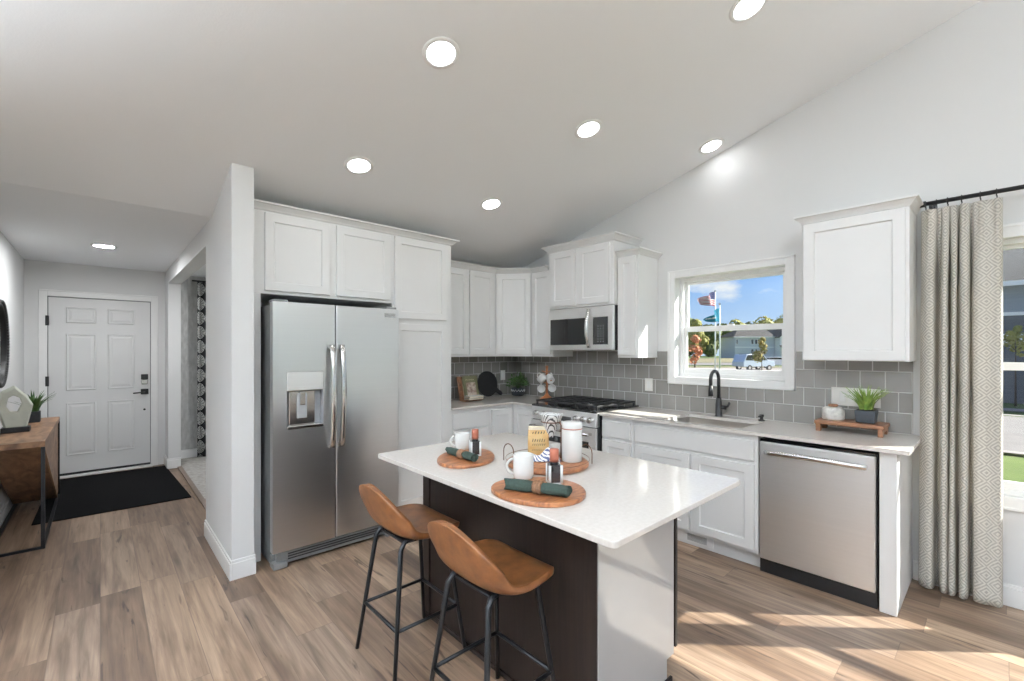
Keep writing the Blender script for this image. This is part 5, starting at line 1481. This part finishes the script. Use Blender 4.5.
for y in (KY0, KY1 - 0.022):
    obj('floor_rail', MB().box(KX0 + 0.022, KX1 - 0.022, y, y + 0.022, 0, 0.018), 'gunmetal', t)

t = thing('sculpture', 'pale sage faceted ring sculpture on a black block on the console', 'sculpture', (-0.47, 5.38, KZ))
so = Vector((-0.508, 5.40, KZ))
obj('plinth', MB().box(-0.585, -0.425, 5.345, 5.455, KZ, KZ + 0.040), 'black', t, 0.003)
m = MB()
oct_ = [(-0.135, 0.13), (-0.085, 0.0), (0.085, 0.0), (0.130, 0.165), (0.085, 0.235), (-0.010, 0.318), (-0.105, 0.275)]
hole = []
for i in range(7):
    # points of the oval hole matched to the outer corners
    ox, oz = oct_[i]; vx, vz = ox - 0.0, oz - 0.165; L_ = math.hypot(vx, vz)
    hole.append((-0.012 + vx/L_*0.058, 0.178 + vz/L_*0.066))
fw_s = Vector((0.985, 0.174, 0)); th_s = Vector((-0.174, 0.985, 0))
def sp_(u, w_, d): return so + fw_s*u*0.76 + Vector((0, 0, 0.040 + w_*1.06)) + th_s*d
ro = []
for d_, k_ in ((-0.035, 0.86), (-0.015, 1.0), (0.015, 1.0), (0.035, 0.86)):
    ro.append([m.bm.verts.new(sp_(u*k_, max(0.0, w_ if w_ == 0 else 0.16 + (w_ - 0.16)*k_), d_)) for u, w_ in oct_])
ri = [[m.bm.verts.new(sp_(u, w_, d_)) for u, w_ in hole] for d_ in (-0.030, 0.030)]
for A, B in zip(ro, ro[1:]):
    for i in range(7): m.bm.faces.new((A[i], A[(i+1)%7], B[(i+1)%7], B[i]))
for i in range(7):
    j = (i+1) % 7
    m.bm.faces.new((ro[0][j], ro[0][i], ri[0][i], ri[0][j])); m.bm.faces.new((ro[-1][i], ro[-1][j], ri[1][j], ri[1][i])); m.bm.faces.new((ri[0][i], ri[1][i], ri[1][j], ri[0][j]))
obj('ring', m, 'ivory', t, 0.006, 3)

t = thing('potted_grass', 'small spiky plant in a dark pot on the console behind the sculpture', 'potted plant', (-0.45, 5.95, KZ))
qc = Vector((-0.455, 6.02, KZ))
obj('pot', MB().box(qc.x - 0.045, qc.x + 0.045, qc.y - 0.045, qc.y + 0.045, KZ, KZ + 0.10), 'slate', t, 0.006)
obj('blades', grass_blades(MB(), (qc.x, qc.y, KZ + 0.095), 30, 0.12, 0.22, 0.16, 21, 0.016, 1.0, 0.025), 'leaf_dark', t, fix=False)

t = thing('mirror', 'round mirror with a black beaded frame on the entry wall', 'mirror', (-0.60, 5.49, 1.5))
mc = Vector((-0.612, 5.49, 1.50))
silver = mat('mirror_silver', (0.88, 0.88, 0.88), 0.02, 1.0, noise=0.01, nscale=2)
obj('glass', MB().lathe([(0, 0.010), (0.325, 0.010), (0.325, 0.0), (0, 0.0)], mc, 48, (1, 0, 0)), silver, t)
m = MB()
for i in range(84):
    q = 2*math.pi*i/84
    m.ball(mc + Vector((0.016, math.cos(q)*0.345, math.sin(q)*0.345)), 0.0155, 8)
m.lathe([(0.322, 0.002), (0.322, 0.018), (0.36, 0.018), (0.36, 0.002)], mc, 64, (1, 0, 0))
obj('beaded_frame', m, 'black', t)

t = thing('curtain', 'black and white medallion curtain in the room beyond the hall opening', 'curtain', (1.1, 7.25, 0.03))
bm = bmesh.new(); rows = []; nu, nv = 60, 12
for j in range(nv + 1):
    row = []
    for i in range(nu + 1):
        s = i/nu
        row.append(bm.verts.new((0.955 + 0.32*s, 7.268 - 0.030*math.cos(2*math.pi*s*4) - 0.008*math.sin(9*s), 2.36 - (2.36 - 0.02)*j/nv)))
    rows.append(row)
uvl = bm.loops.layers.uv.new('cloth')
for j in range(nv):
    for i in range(nu):
        fc = bm.faces.new((rows[j][i], rows[j+1][i], rows[j+1][i+1], rows[j][i+1])); fc.smooth = True
        for lp, (a, b) in zip(fc.loops, ((i, j), (i, j+1), (i+1, j+1), (i+1, j))): lp[uvl].uv = (a/nu*0.62 + 0.03, b/nv*2.34)
o = obj('panel', bm, 'medallion', t); s_ = o.modifiers.new('thick', 'SOLIDIFY'); s_.thickness = 0.003
obj('rod', MB().cyl((0.90, 7.268, 2.375), (2.9, 7.268, 2.375), 0.011), 'black', t)

# ------------------------------------------------------------------ outdoors
def gz(r):
    """ground height by distance from the house"""
    def sm(a, b, x): x = min(1, max(0, (x - a)/(b - a))); return x*x*(3 - 2*x)
    return -0.40 - 0.62*sm(22, 58, r) + 0.30*sm(80, 130, r)
grass = bpy.data.materials.new('lawn_grass'); grass.use_nodes = True
n_, l_ = grass.node_tree.nodes, grass.node_tree.links
tc_ = n_.new('ShaderNodeTexCoord'); na = n_.new('ShaderNodeTexNoise'); na.inputs['Scale'].default_value = 0.5; na.inputs['Detail'].default_value = 9
l_.new(tc_.outputs['Object'], na.inputs[0])
cr_ = n_.new('ShaderNodeValToRGB'); cr_.color_ramp.elements[0].position = 0.35; cr_.color_ramp.elements[1].position = 0.7
cr_.color_ramp.elements[0].color = (0.050, 0.088, 0.010, 1); cr_.color_ramp.elements[1].color = (0.095, 0.135, 0.020, 1)
l_.new(na.outputs[0], cr_.inputs[0]); l_.new(cr_.outputs[0], n_['Principled BSDF'].inputs['Base Color']); n_['Principled BSDF'].inputs['Roughness'].default_value = 1
MT['lawn'] = grass
MT['asphalt'] = mat('pale_street', (0.17, 0.155, 0.148), 0.9, noise=0.15, nscale=3)
MT['concrete'] = mat('pale_concrete', (0.27, 0.24, 0.22), 0.9, noise=0.1, nscale=4)
MT['dry'] = mat('dry_verge', (0.19, 0.165, 0.085), 1.0, noise=0.3, nscale=0.6)
bm = bmesh.new(); N = 64; S = 170.0; gv = []
for i in range(N + 1):
    row = []
    for j in range(N + 1):
        x = -60 + (S + 60)*i/N; y = -90 + (S + 90)*j/N
        row.append(bm.verts.new((x, y, gz(math.hypot(x, y)))))
    gv.append(row)
for i in range(N):
    for j in range(N): bm.faces.new((gv[i][j], gv[i+1][j], gv[i+1][j+1], gv[i][j+1])).smooth = True
struct('ground', bm, 'lawn')
def strip(name, x0, x1, y0, y1, lift, m_, ny=30):
    bm = bmesh.new(); a = []
    for j in range(ny + 1):
        y = y0 + (y1 - y0)*j/ny
        a.append([bm.verts.new((x, y, gz(math.hypot(x, y)) + lift)) for x in (x0, (x0+x1)/2, x1)])
    for A, B in zip(a, a[1:]):
        for k_ in range(2): bm.faces.new((A[k_], A[k_+1], B[k_+1], B[k_]))
    return struct(name, bm, m_)
strip('street', 12.0, 18.5, -60, 40, 0.03, 'asphalt')
strip('kerb', 11.75, 12.0, -60, 40, 0.05, 'concrete')
strip('kerb_far', 18.5, 18.8, -60, 40, 0.05, 'concrete')
strip('sidewalk', 20.0, 20.9, -60, 40, 0.04, 'concrete')
R_AX = Vector((0.7379, -0.6749, 0)); F_AX = Vector((0.6749, 0.7379, 0))
def far(u, d, z=0.0): p = R_AX*u + F_AX*d; return Vector((p.x, p.y, z))
def cross_strip(name, d0, d1, u0, u1, lift, m_):
    bm = bmesh.new(); a = []
    for j in range(25):
        u = u0 + (u1 - u0)*j/24
        row = []
        for k_ in range(7):
            p = far(u, d0 + (d1 - d0)*k_/6); row.append(bm.verts.new((p.x, p.y, gz(p.length) + lift)))
        a.append(row)
    for A, B in zip(a, a[1:]):
        for k_ in range(6): bm.faces.new((A[k_], A[k_+1], B[k_+1], B[k_]))
    return struct(name, bm, m_)
cross_strip('street_far', 44, 62, 10, 62, 0.06, 'concrete')
cross_strip('verge_strip', 62, 66, 10, 62, 0.08, 'dry')
cross_strip('path_far', 72, 84, 10, 50, 0.08, 'asphalt')
cross_strip('field', 86, 118, 0, 60, 0.05, 'dry')

MT['bark'] = mat('tree_bark', (0.10, 0.07, 0.05), 0.9, noise=0.4, nscale=12)
def foliage(name, c1, c2):
    return mat(name, c1, 0.7, noise=1.0, nscale=1.3, col2=c2)
FG = foliage('dark_foliage', (0.055, 0.085, 0.020), (0.150, 0.170, 0.032))
FY = foliage('yellow_green_foliage', (0.20, 0.21, 0.032), (0.34, 0.30, 0.055))
FO = foliage('orange_foliage', (0.52, 0.17, 0.055), (0.62, 0.27, 0.12))
FA = foliage('autumn_yellow_foliage', (0.34, 0.23, 0.035), (0.17, 0.19, 0.03))
def tree(base, h, r, m_, label, seed, trunk_h=None, n=700, leaf=None, group=None, cone=False, tr=0.10):
    rnd = random.Random(seed); base = Vector(base)
    t = thing('tree', label, 'tree', base, group)
    th = trunk_h if trunk_h is not None else h*0.3
    mb = MB().cyl(base + Vector((0, 0, -0.1)), base + Vector((0, 0, h*0.75)), tr, tr*0.4, 8)
    for k_ in range(5):
        q = rnd.uniform(0, 6.28); z = th + (h - th)*rnd.uniform(0.1, 0.5)
        mb.cyl(base + Vector((0, 0, z)), base + Vector((math.cos(q)*r*0.7, math.sin(q)*r*0.7, z + r*0.6)), tr*0.35, tr*0.12, 6)
    obj('trunk', mb, 'bark', t)
    bm = bmesh.new(); lf = leaf or r*0.16
    blobs = []
    for k_ in range(9):
        f = rnd.random(); q = rnd.uniform(0, 6.28); rad = (1 - f*0.85 if cone else math.sqrt(max(0.05, 1 - (2*f - 1)**2)))*r*0.55
        blobs.append((Vector((math.cos(q)*rad, math.sin(q)*rad, th + (h - th)*(0.12 + 0.80*f))), r*(0.62 - 0.38*f if cone else 0.55)))
    for i in range(n):
        c0, br = rnd.choice(blobs)
        d = Vector((rnd.gauss(0, 1), rnd.gauss(0, 1), rnd.gauss(0, 1))).normalized()
        c = base + c0 + d*br*rnd.uniform(0.6, 1.0)**0.5
        a = d.cross(Vector((rnd.gauss(0, 1), rnd.gauss(0, 1), rnd.gauss(0, 1)))).normalized()*lf
        b = (d + Vector((0, 0, 0.4))).cross(a).normalized()*lf*rnd.uniform(0.6, 1)
        vs = [bm.verts.new(c + a), bm.verts.new(c + b), bm.verts.new(c - a*0.8 + d*lf*0.3), bm.verts.new(c - b)]
        bm.faces.new(vs)
    obj('crown', bm, m_, t, fix=False)
    return t
# the tree line beyond the kitchen window
px = lambda u_px, d: d*(u_px - 510.72)/448.47
gg = lambda u, d: far(u, d, gz(math.hypot(u, d)))
tl_ = [(686, 150, 12.0, 4.2, FG, 'dark green tree at the left end of the tree line'), (698, 128, 10.6, 3.2, FY, 'yellowish tree in the tree line, left of the flagpoles'), (709, 148, 9.5, 4.0, FG, 'dark tree in the tree line right behind the flagpoles'),
       (722, 156, 10.5, 4.2, FG, 'dark tree in the tree line just right of the flagpoles'), (735, 168, 13.0, 4.2, FY, 'yellow-green tree rising behind the left end of the grey house'), (750, 180, 12.5, 5.0, FG, 'dark tree behind the grey house, over the middle of the roof'), (767, 170, 14.8, 5.0, FY, 'yellow-green tree showing above the roof of the grey house'), (783, 184, 15.8, 5.5, FY, 'large yellow-green tree at the right above the roof of the grey house')]
for i, (u, d, h, r, m_, lab) in enumerate(tl_):
    tree(gg(px(u, d), d), h, r, m_, lab, 30 + i, trunk_h=1.0, n=900, leaf=0.75, group='trees beyond the kitchen window', tr=0.3)
tree(gg(px(695, 62), 62), 4.4, 0.95, FO, 'small orange maple at the left edge of the kitchen window', 51, trunk_h=0.5, n=500, leaf=0.17)
tree(gg(px(762, 51), 51), 4.25, 0.98, FA, 'young yellowing tree in front of the grey house and the parked car', 52, trunk_h=1.0, n=620, leaf=0.13, cone=True, tr=0.05)

MT['siding'] = mat('pale_grey_siding', (0.54, 0.57, 0.62), 0.8, noise=0.12, nscale=1.0, stretch=(0.2, 0.2, 9))
MT['siding_w'] = mat('white_siding', (0.84, 0.84, 0.83), 0.8, noise=0.08, nscale=1.0, stretch=(0.2, 0.2, 9))
MT['siding_d'] = mat('dark_grey_siding', (0.115, 0.125, 0.14), 0.8, noise=0.2, nscale=1.0, stretch=(0.3, 0.3, 12))
MT['siding_b'] = mat('blue_grey_siding', (0.27, 0.31, 0.36), 0.8, noise=0.12, nscale=1.0, stretch=(0.3, 0.3, 12))
MT['roof'] = mat('dark_shingles', (0.050, 0.045, 0.043), 0.95, noise=0.35, nscale=6)
def house(u, d, rot, label):
    """long two-storey house; local x along the front, local y away from the viewer"""
    base = gg(u, d)
    t = thing('house', label, 'house', base)
    c, s = math.cos(rot), math.sin(rot)
    L = lambda x, y, z: base + Vector((x*c - y*s, x*s + y*c, z))
    def hb(mb, x0, x1, y0, y1, z0, z1): return mb.hexa([L(x, y, z) for z in (z0, z1) for x, y in ((x0, y0), (x1, y0), (x1, y1), (x0, y1))])
    W, Dp, H = 10.6, 9.0, 5.75
    obj('wall', hb(MB(), 0, W, 0, Dp, -0.6, H), 'siding', t)
    m = MB()
    v = [L(-0.5, -0.5, H), L(W + 0.3, -0.5, H), L(W + 0.3, Dp + 0.5, H), L(-0.5, Dp + 0.5, H), L(3.0, Dp/2, H + 2.3), L(W, Dp/2, H + 2.3)]
    vs = [m.bm.verts.new(p) for p in v]
    for f in ((0, 1, 5, 4), (2, 3, 4, 5), (3, 0, 4), (1, 2, 5), (3, 2, 1, 0)): m.bm.faces.new([vs[i] for i in f])
    obj('roof', m, 'roof', t)
    obj('fascia', hb(MB(), -0.52, W + 0.3, -0.54, -0.46, H - 0.22, H + 0.02), 'siding_w', t)
    obj('belt_board', hb(MB(), -0.03, W, -0.06, 0.0, 2.85, 3.10), 'siding_w', t)
    for x in (4.3, 5.3):
        for z in (1.15, 3.75):
            w_ = obj('window', hb(MB(), x, x + 0.72, -0.05, 0.0, z, z + 1.35), 'siding_w', t)
            obj('pane', hb(MB(), x + 0.08, x + 0.64, -0.07, -0.04, z + 0.08, z + 1.27), 'blackglass', w_)
    w_ = obj('window', hb(MB(), 0.35, 0.8, -0.05, 0.0, 3.75, 5.1), 'siding_w', t)
    obj('pane', hb(MB(), 0.42, 0.73, -0.07, -0.04, 3.83, 5.02), 'blackglass', w_)
    # gabled white wing on the right
    m = MB(); X0, X1 = W + 0.2, W + 7.0
    m.prism([L(X0, -2.2, -0.6), L(X1, -2.2, -0.6), L(X1, -2.2, H), L((X0 + X1)/2, -2.2, H + 2.9), L(X0, -2.2, H)], Vector(L(0, 9, 0)) - Vector(L(0, 0, 0)))
    wg = obj('wing_wall', m, 'siding_w', t)
    for sgn in (0, 1):
        xa, xb = (X0 - 0.4, (X0 + X1)/2) if sgn == 0 else ((X0 + X1)/2, X1 + 0.4)
        za, zb = (H - 0.3, H + 3.05) if sgn == 0 else (H + 3.05, H - 0.3)
        m = MB().hexa([L(xa, -2.5, za), L(xb, -2.5, zb), L(xb, 7, zb), L(xa, 7, za), L(xa, -2.5, za + 0.2), L(xb, -2.5, zb + 0.2), L(xb, 7, zb + 0.2), L(xa, 7, za + 0.2)])
        obj('roof', m, 'roof', t)
    for x in (X0 + 2.2, X0 + 3.4):
        w_ = obj('window', hb(MB(), x, x + 0.8, -2.26, -2.2, 3.9, 5.2), 'siding_w', t)
        obj('pane', hb(MB(), x + 0.08, x + 0.72, -2.29, -2.24, 3.98, 5.12), 'blackglass', w_)
    m = MB().hexa([L(X0 - 0.2, -3.9, 2.55), L(X1, -3.9, 2.55), L(X1, -2.2, 3.35), L(X0 - 0.2, -2.2, 3.35), L(X0 - 0.2, -3.9, 2.75), L(X1, -3.9, 2.75), L(X1, -2.2, 3.5), L(X0 - 0.2, -2.2, 3.5)])
    obj('porch_roof', m, 'roof', t)
    obj('garage_door', hb(MB(), X0 + 2.4, X0 + 6.2, -2.28, -2.2, -0.5, 2.2), 'concrete', t)
    for x in (X0, X0 + 1.9): obj('porch_post', hb(MB(), x, x + 0.25, -3.8, -3.55, -0.6, 2.6), 'siding_w', t)
house(px(735, 120), 120, -0.7411, 'pale grey two-storey house with dark roof and white gabled wing')

def car(u, d, rot, body, roofm, L_, H_, label, cat):
    base = gg(u, d) + Vector((0, 0, 0.12)); t = thing(cat.split()[0] if cat != 'SUV' else 'car', label, cat, base)
    c, s = math.cos(rot), math.sin(rot); Wd = 1.85
    L = lambda x, y, z: base + Vector((x*c - y*s, x*s + y*c, z))
    prof = [(0.0, 0.35), (0.02, 0.85), (0.12, 1.02), (1.05, 1.10), (1.75, H_ - 0.06), (2.2, H_), (L_ - 0.45, H_ - 0.04), (L_ - 0.10, 1.08), (L_, 0.95), (L_, 0.35)]
    m = MB().prism([L(x, 0, z) for x, z in prof], Vector(L(0, Wd, 0)) - Vector(L(0, 0, 0)))
    b_ = obj('body', m, body, t, 0.05, 2)
    gl = [(1.22, 1.12), (1.82, H_ - 0.12), (2.2, H_ - 0.08), (L_ - 0.60, H_ - 0.10), (L_ - 0.28, 1.12)]
    for y0, y1 in ((-0.012, 0.02), (Wd - 0.02, Wd + 0.012)):
        obj('window', MB().prism([L(x, y0, z) for x, z in gl], Vector(L(0, y1 - y0, 0)) - Vector(L(0, 0, 0))), 'blackglass', b_)
    obj('windscreen', MB().hexa([L(1.10, 0.12, 1.11), L(1.12, Wd - 0.12, 1.11), L(1.75, Wd - 0.2, H_ - 0.09), L(1.75, 0.2, H_ - 0.09), L(1.07, 0.12, 1.13), L(1.09, Wd - 0.12, 1.13), L(1.72, Wd - 0.2, H_ - 0.06), L(1.72, 0.2, H_ - 0.06)]), 'blackglass', b_)
    if roofm: obj('roof', MB().hexa([L(1.9, 0.05, H_ - 0.03), L(L_ - 0.95, 0.05, H_ - 0.03), L(L_ - 0.95, Wd - 0.05, H_ - 0.03), L(1.9, Wd - 0.05, H_ - 0.03), L(2.0, 0.1, H_ + 0.03), L(L_ - 1.0, 0.1, H_ + 0.03), L(L_ - 1.0, Wd - 0.1, H_ + 0.03), L(2.0, Wd - 0.1, H_ + 0.03)]), roofm, b_)
    for x in (0.88, L_ - 0.92):
        for y in (-0.02, Wd - 0.20):
            w_ = obj('wheel', MB().cyl(L(x, y, 0.22), L(x, y + 0.22, 0.22), 0.34, n=20), 'black', t)
            obj('hub', MB().cyl(L(x, y - 0.01, 0.22), L(x, y + 0.23, 0.22), 0.19, n=14), 'chrome', w_)
    for y in (0.12, Wd - 0.42): obj('headlight', MB().hexa([L(x, yy, z) for z in (0.72, 0.90) for x, yy in ((-0.015, y), (0.06, y), (0.06, y + 0.30), (-0.015, y + 0.30))]), 'plate', t)
    obj('grille', MB().hexa([L(x, yy, z) for z in (0.45, 0.66) for x, yy in ((-0.015, 0.3), (0.05, 0.3), (0.05, Wd - 0.3), (-0.015, Wd - 0.3))]), 'black', t)
carb = mat('silver_blue_paint', (0.40, 0.47, 0.55), 0.25, 0.3, noise=0.05, coat=0.6)
carw = mat('white_car_paint', (0.80, 0.80, 0.79), 0.25, noise=0.03, coat=0.6)
car(px(763, 57), 57, math.pi - 0.7411 + 0.28, carb, 'black', 4.75, 1.88, 'silver-blue car with a dark roof parked outside the kitchen window', 'car')
car(px(800, 60), 60.5, math.pi - 0.7411 - 0.55, carw, None, 4.5, 1.45, 'white car parked at the right edge of the kitchen window view', 'car')

# flagpoles
def flagpole(u, d, ztop, label):
    p = gg(u, d); t = thing('flagpole', label, 'flagpole', p)
    obj('pole', MB().cyl((p.x, p.y, p.z), (p.x, p.y, ztop), 0.075, 0.045, 12), 'trim', t)
    obj('finial', MB().ball((p.x, p.y, ztop + 0.08), 0.11), 'chrome', t)
    return p
D_F = 45.0
p_a = flagpole(px(715.4, D_F), D_F, 7.30, 'white flagpole flying the striped national flag, left of the pair')
p_b = flagpole(px(719.9, D_F - 1.2), D_F - 1.2, 5.9, 'white flagpole flying the teal flag, right of the pair')
F_TH = math.radians(35); D_AX = R_AX*math.cos(F_TH) + F_AX*math.sin(F_TH); N_AX = F_AX*math.cos(F_TH) - R_AX*math.sin(F_TH)
def flag_surface(t, name, p, ztop, w_, h, cells, lift=0.0, droop=0.45, nx=26, ny=26, mats=None):
    """cloth streaming to the left; cells(fu, fv) -> material key; faces of one material become one part"""
    P = lambda fu, fv: Vector((p.x, p.y, 0)) - D_AX*(0.10 + w_*fu*1.30) + N_AX*(0.30*math.sin(8*fu + 1.5*fv)*min(1, fu*2)) + Vector((0, 0, ztop - h*fv*(1 - 0.18*fu) - droop*w_*fu**1.2*(1 - fv*0.75) + 0.05*math.sin(9*fu)))
    parts = {}
    for i in range(nx):
        for j in range(ny):
            k_ = cells((i + 0.5)/nx, (j + 0.5)/ny)
            parts.setdefault(k_, []).append((i, j))
    for k_, fs in parts.items():
        bm = bmesh.new(); cache = {}
        def V(i, j):
            if (i, j) not in cache: cache[(i, j)] = bm.verts.new(P(i/nx, j/ny))
            return cache[(i, j)]
        for i, j in fs: bm.faces.new((V(i, j), V(i+1, j), V(i+1, j+1), V(i, j+1))).smooth = True
        o = obj(k_, bm, mats[k_], t)
        s_ = o.modifiers.new('thick', 'SOLIDIFY'); s_.thickness = 0.012
red = mat('flag_red', (0.55, 0.045, 0.06), 0.8, noise=0.1); wht = mat('flag_white', (0.80, 0.80, 0.80), 0.8, noise=0.05); blu = mat('flag_blue', (0.045, 0.06, 0.20), 0.8, noise=0.1)
def translucent(m_, f):
    n, l = m_.node_tree.nodes, m_.node_tree.links
    b = n['Principled BSDF']; o = n['Material Output']; tr = n.new('ShaderNodeBsdfTranslucent'); ms = n.new('ShaderNodeMixShader')
    src = b.inputs['Base Color'].links[0].from_socket
    l.new(src, tr.inputs[0]); ms.inputs[0].default_value = f
    l.new(b.outputs[0], ms.inputs[1]); l.new(tr.outputs[0], ms.inputs[2]); l.new(ms.outputs[0], o.inputs[0])
teal = mat('flag_teal', (0.030, 0.30, 0.44), 0.8, noise=0.1)
for m_ in (red, wht, blu, teal): translucent(m_, 0.5)
t = thing('flag', 'red and white striped flag with a blue starry corner outside the kitchen window', 'flag', (p_a.x, p_a.y, 7.3))
def us(fu, fv):
    if fu < 0.40 and fv < 7/13: return 'canton'
    return 'red_stripes' if int(fv*13) % 2 == 0 else 'white_stripes'
W_F, H_F = 1.95, 1.45
flag_surface(t, 'flag', p_a, 7.30, W_F, H_F, us, nx=30, ny=26, mats={'canton': blu, 'red_stripes': red, 'white_stripes': wht})
m = MB()
for r in range(9):
    for c in range(6 if r % 2 == 0 else 5):
        fu = 0.40*((c + 0.5)/6 if r % 2 == 0 else (c + 1)/6); fv = 7/13*(r + 0.5)/9
        q = Vector((p_a.x, p_a.y, 0)) - D_AX*(0.10 + W_F*fu*1.30) + N_AX*(0.30*math.sin(8*fu + 1.5*fv)*min(1, fu*2) - 0.012) + Vector((0, 0, 7.30 - H_F*fv*(1 - 0.18*fu) - 0.45*W_F*fu**1.2*(1 - fv*0.75) + 0.05*math.sin(9*fu)))
        ps = []
        for k_ in range(10):
            a_ = math.pi/2 + math.pi*k_/5; rr2 = 0.030 if k_ % 2 == 0 else 0.012
            ps.append(q - D_AX*(rr2*math.cos(a_)) + Vector((0, 0, rr2*math.sin(a_))))
        m.prism(ps, N_AX*0.006)
obj('stars', m, wht, t)
t = thing('flag', 'teal flag with white lettering below the striped flag', 'flag', (p_b.x, p_b.y, 5.5))
lt_ = {}
def tf(fu, fv):
    k_ = (0.22 < fu < 0.86) and (0.38 < fv < 0.60) and (int(fu*28) % 3 != 0 or 0.45 < fv < 0.53)
    return 'lettering' if k_ else 'cloth'
flag_surface(t, 'flag', p_b, 5.55, 1.75, 1.35, tf, droop=0.70, nx=28, ny=22, mats={'cloth': teal, 'lettering': wht})

# neighbour across the street, seen past the curtain
t = thing('house', 'blue-grey house with dark roof across the street, seen past the curtain', 'house', (24.0, -3.0, -0.4))
HX, HY0, HY1 = 23.5, -9.0, 3.2
obj('wall_lower', MB().box(HX, HX + 8, HY0, HY1, -0.5, 1.62), 'siding_d', t)
obj('wall_middle', MB().box(HX + 0.02, HX + 8, HY0, HY1, 1.62, 2.72), 'siding_d', t)
obj('wall_upper', MB().box(HX + 0.04, HX + 8, HY0, HY1, 2.72, 3.72), 'siding_b', t)
obj('trim_band', MB().box(HX - 0.05, HX + 0.02, HY0, HY1, 1.62, 2.02), 'siding_w', t)
obj('trim_band', MB().box(HX - 0.03, HX + 0.04, HY0, HY1, 2.66, 2.78), 'siding_w', t)
obj('fascia', MB().box(HX - 0.55, HX - 0.48, HY0 - 0.5, HY1 + 0.5, 3.66, 3.82), 'siding_w', t)
m = MB(); e_ = 0.5
vs = [m.bm.verts.new(p) for p in [(HX - e_, HY0 - e_, 3.80), (HX - e_, HY1 + e_, 3.80), (HX + 8 + e_, HY1 + e_, 3.80), (HX + 8 + e_, HY0 - e_, 3.80), (HX + 4, HY0 + 7.5, 6.2), (HX + 4, HY1 - 3.2, 6.2)]]
for f in ((0, 1, 5, 4), (1, 2, 5), (2, 3, 4, 5), (3, 0, 4), (3, 2, 1, 0)): m.bm.faces.new([vs[i] for i in f])
obj('roof', m, 'roof', t)
for y in (-3.2, -6.2):
    w_ = obj('window', MB().box(HX - 0.04, HX + 0.02, y, y + 1.3, 0.6, 1.5), 'siding_w', t)
    obj('pane', MB().box(HX - 0.05, HX - 0.03, y + 0.08, y + 1.22, 0.68, 1.42), 'blackglass', w_)
tree((22.3, -0.33, -0.4), 2.75, 0.42, FY, 'slim young tree on the lawn across the street, seen past the curtain', 61, trunk_h=1.55, n=420, leaf=0.06, cone=True, tr=0.030)
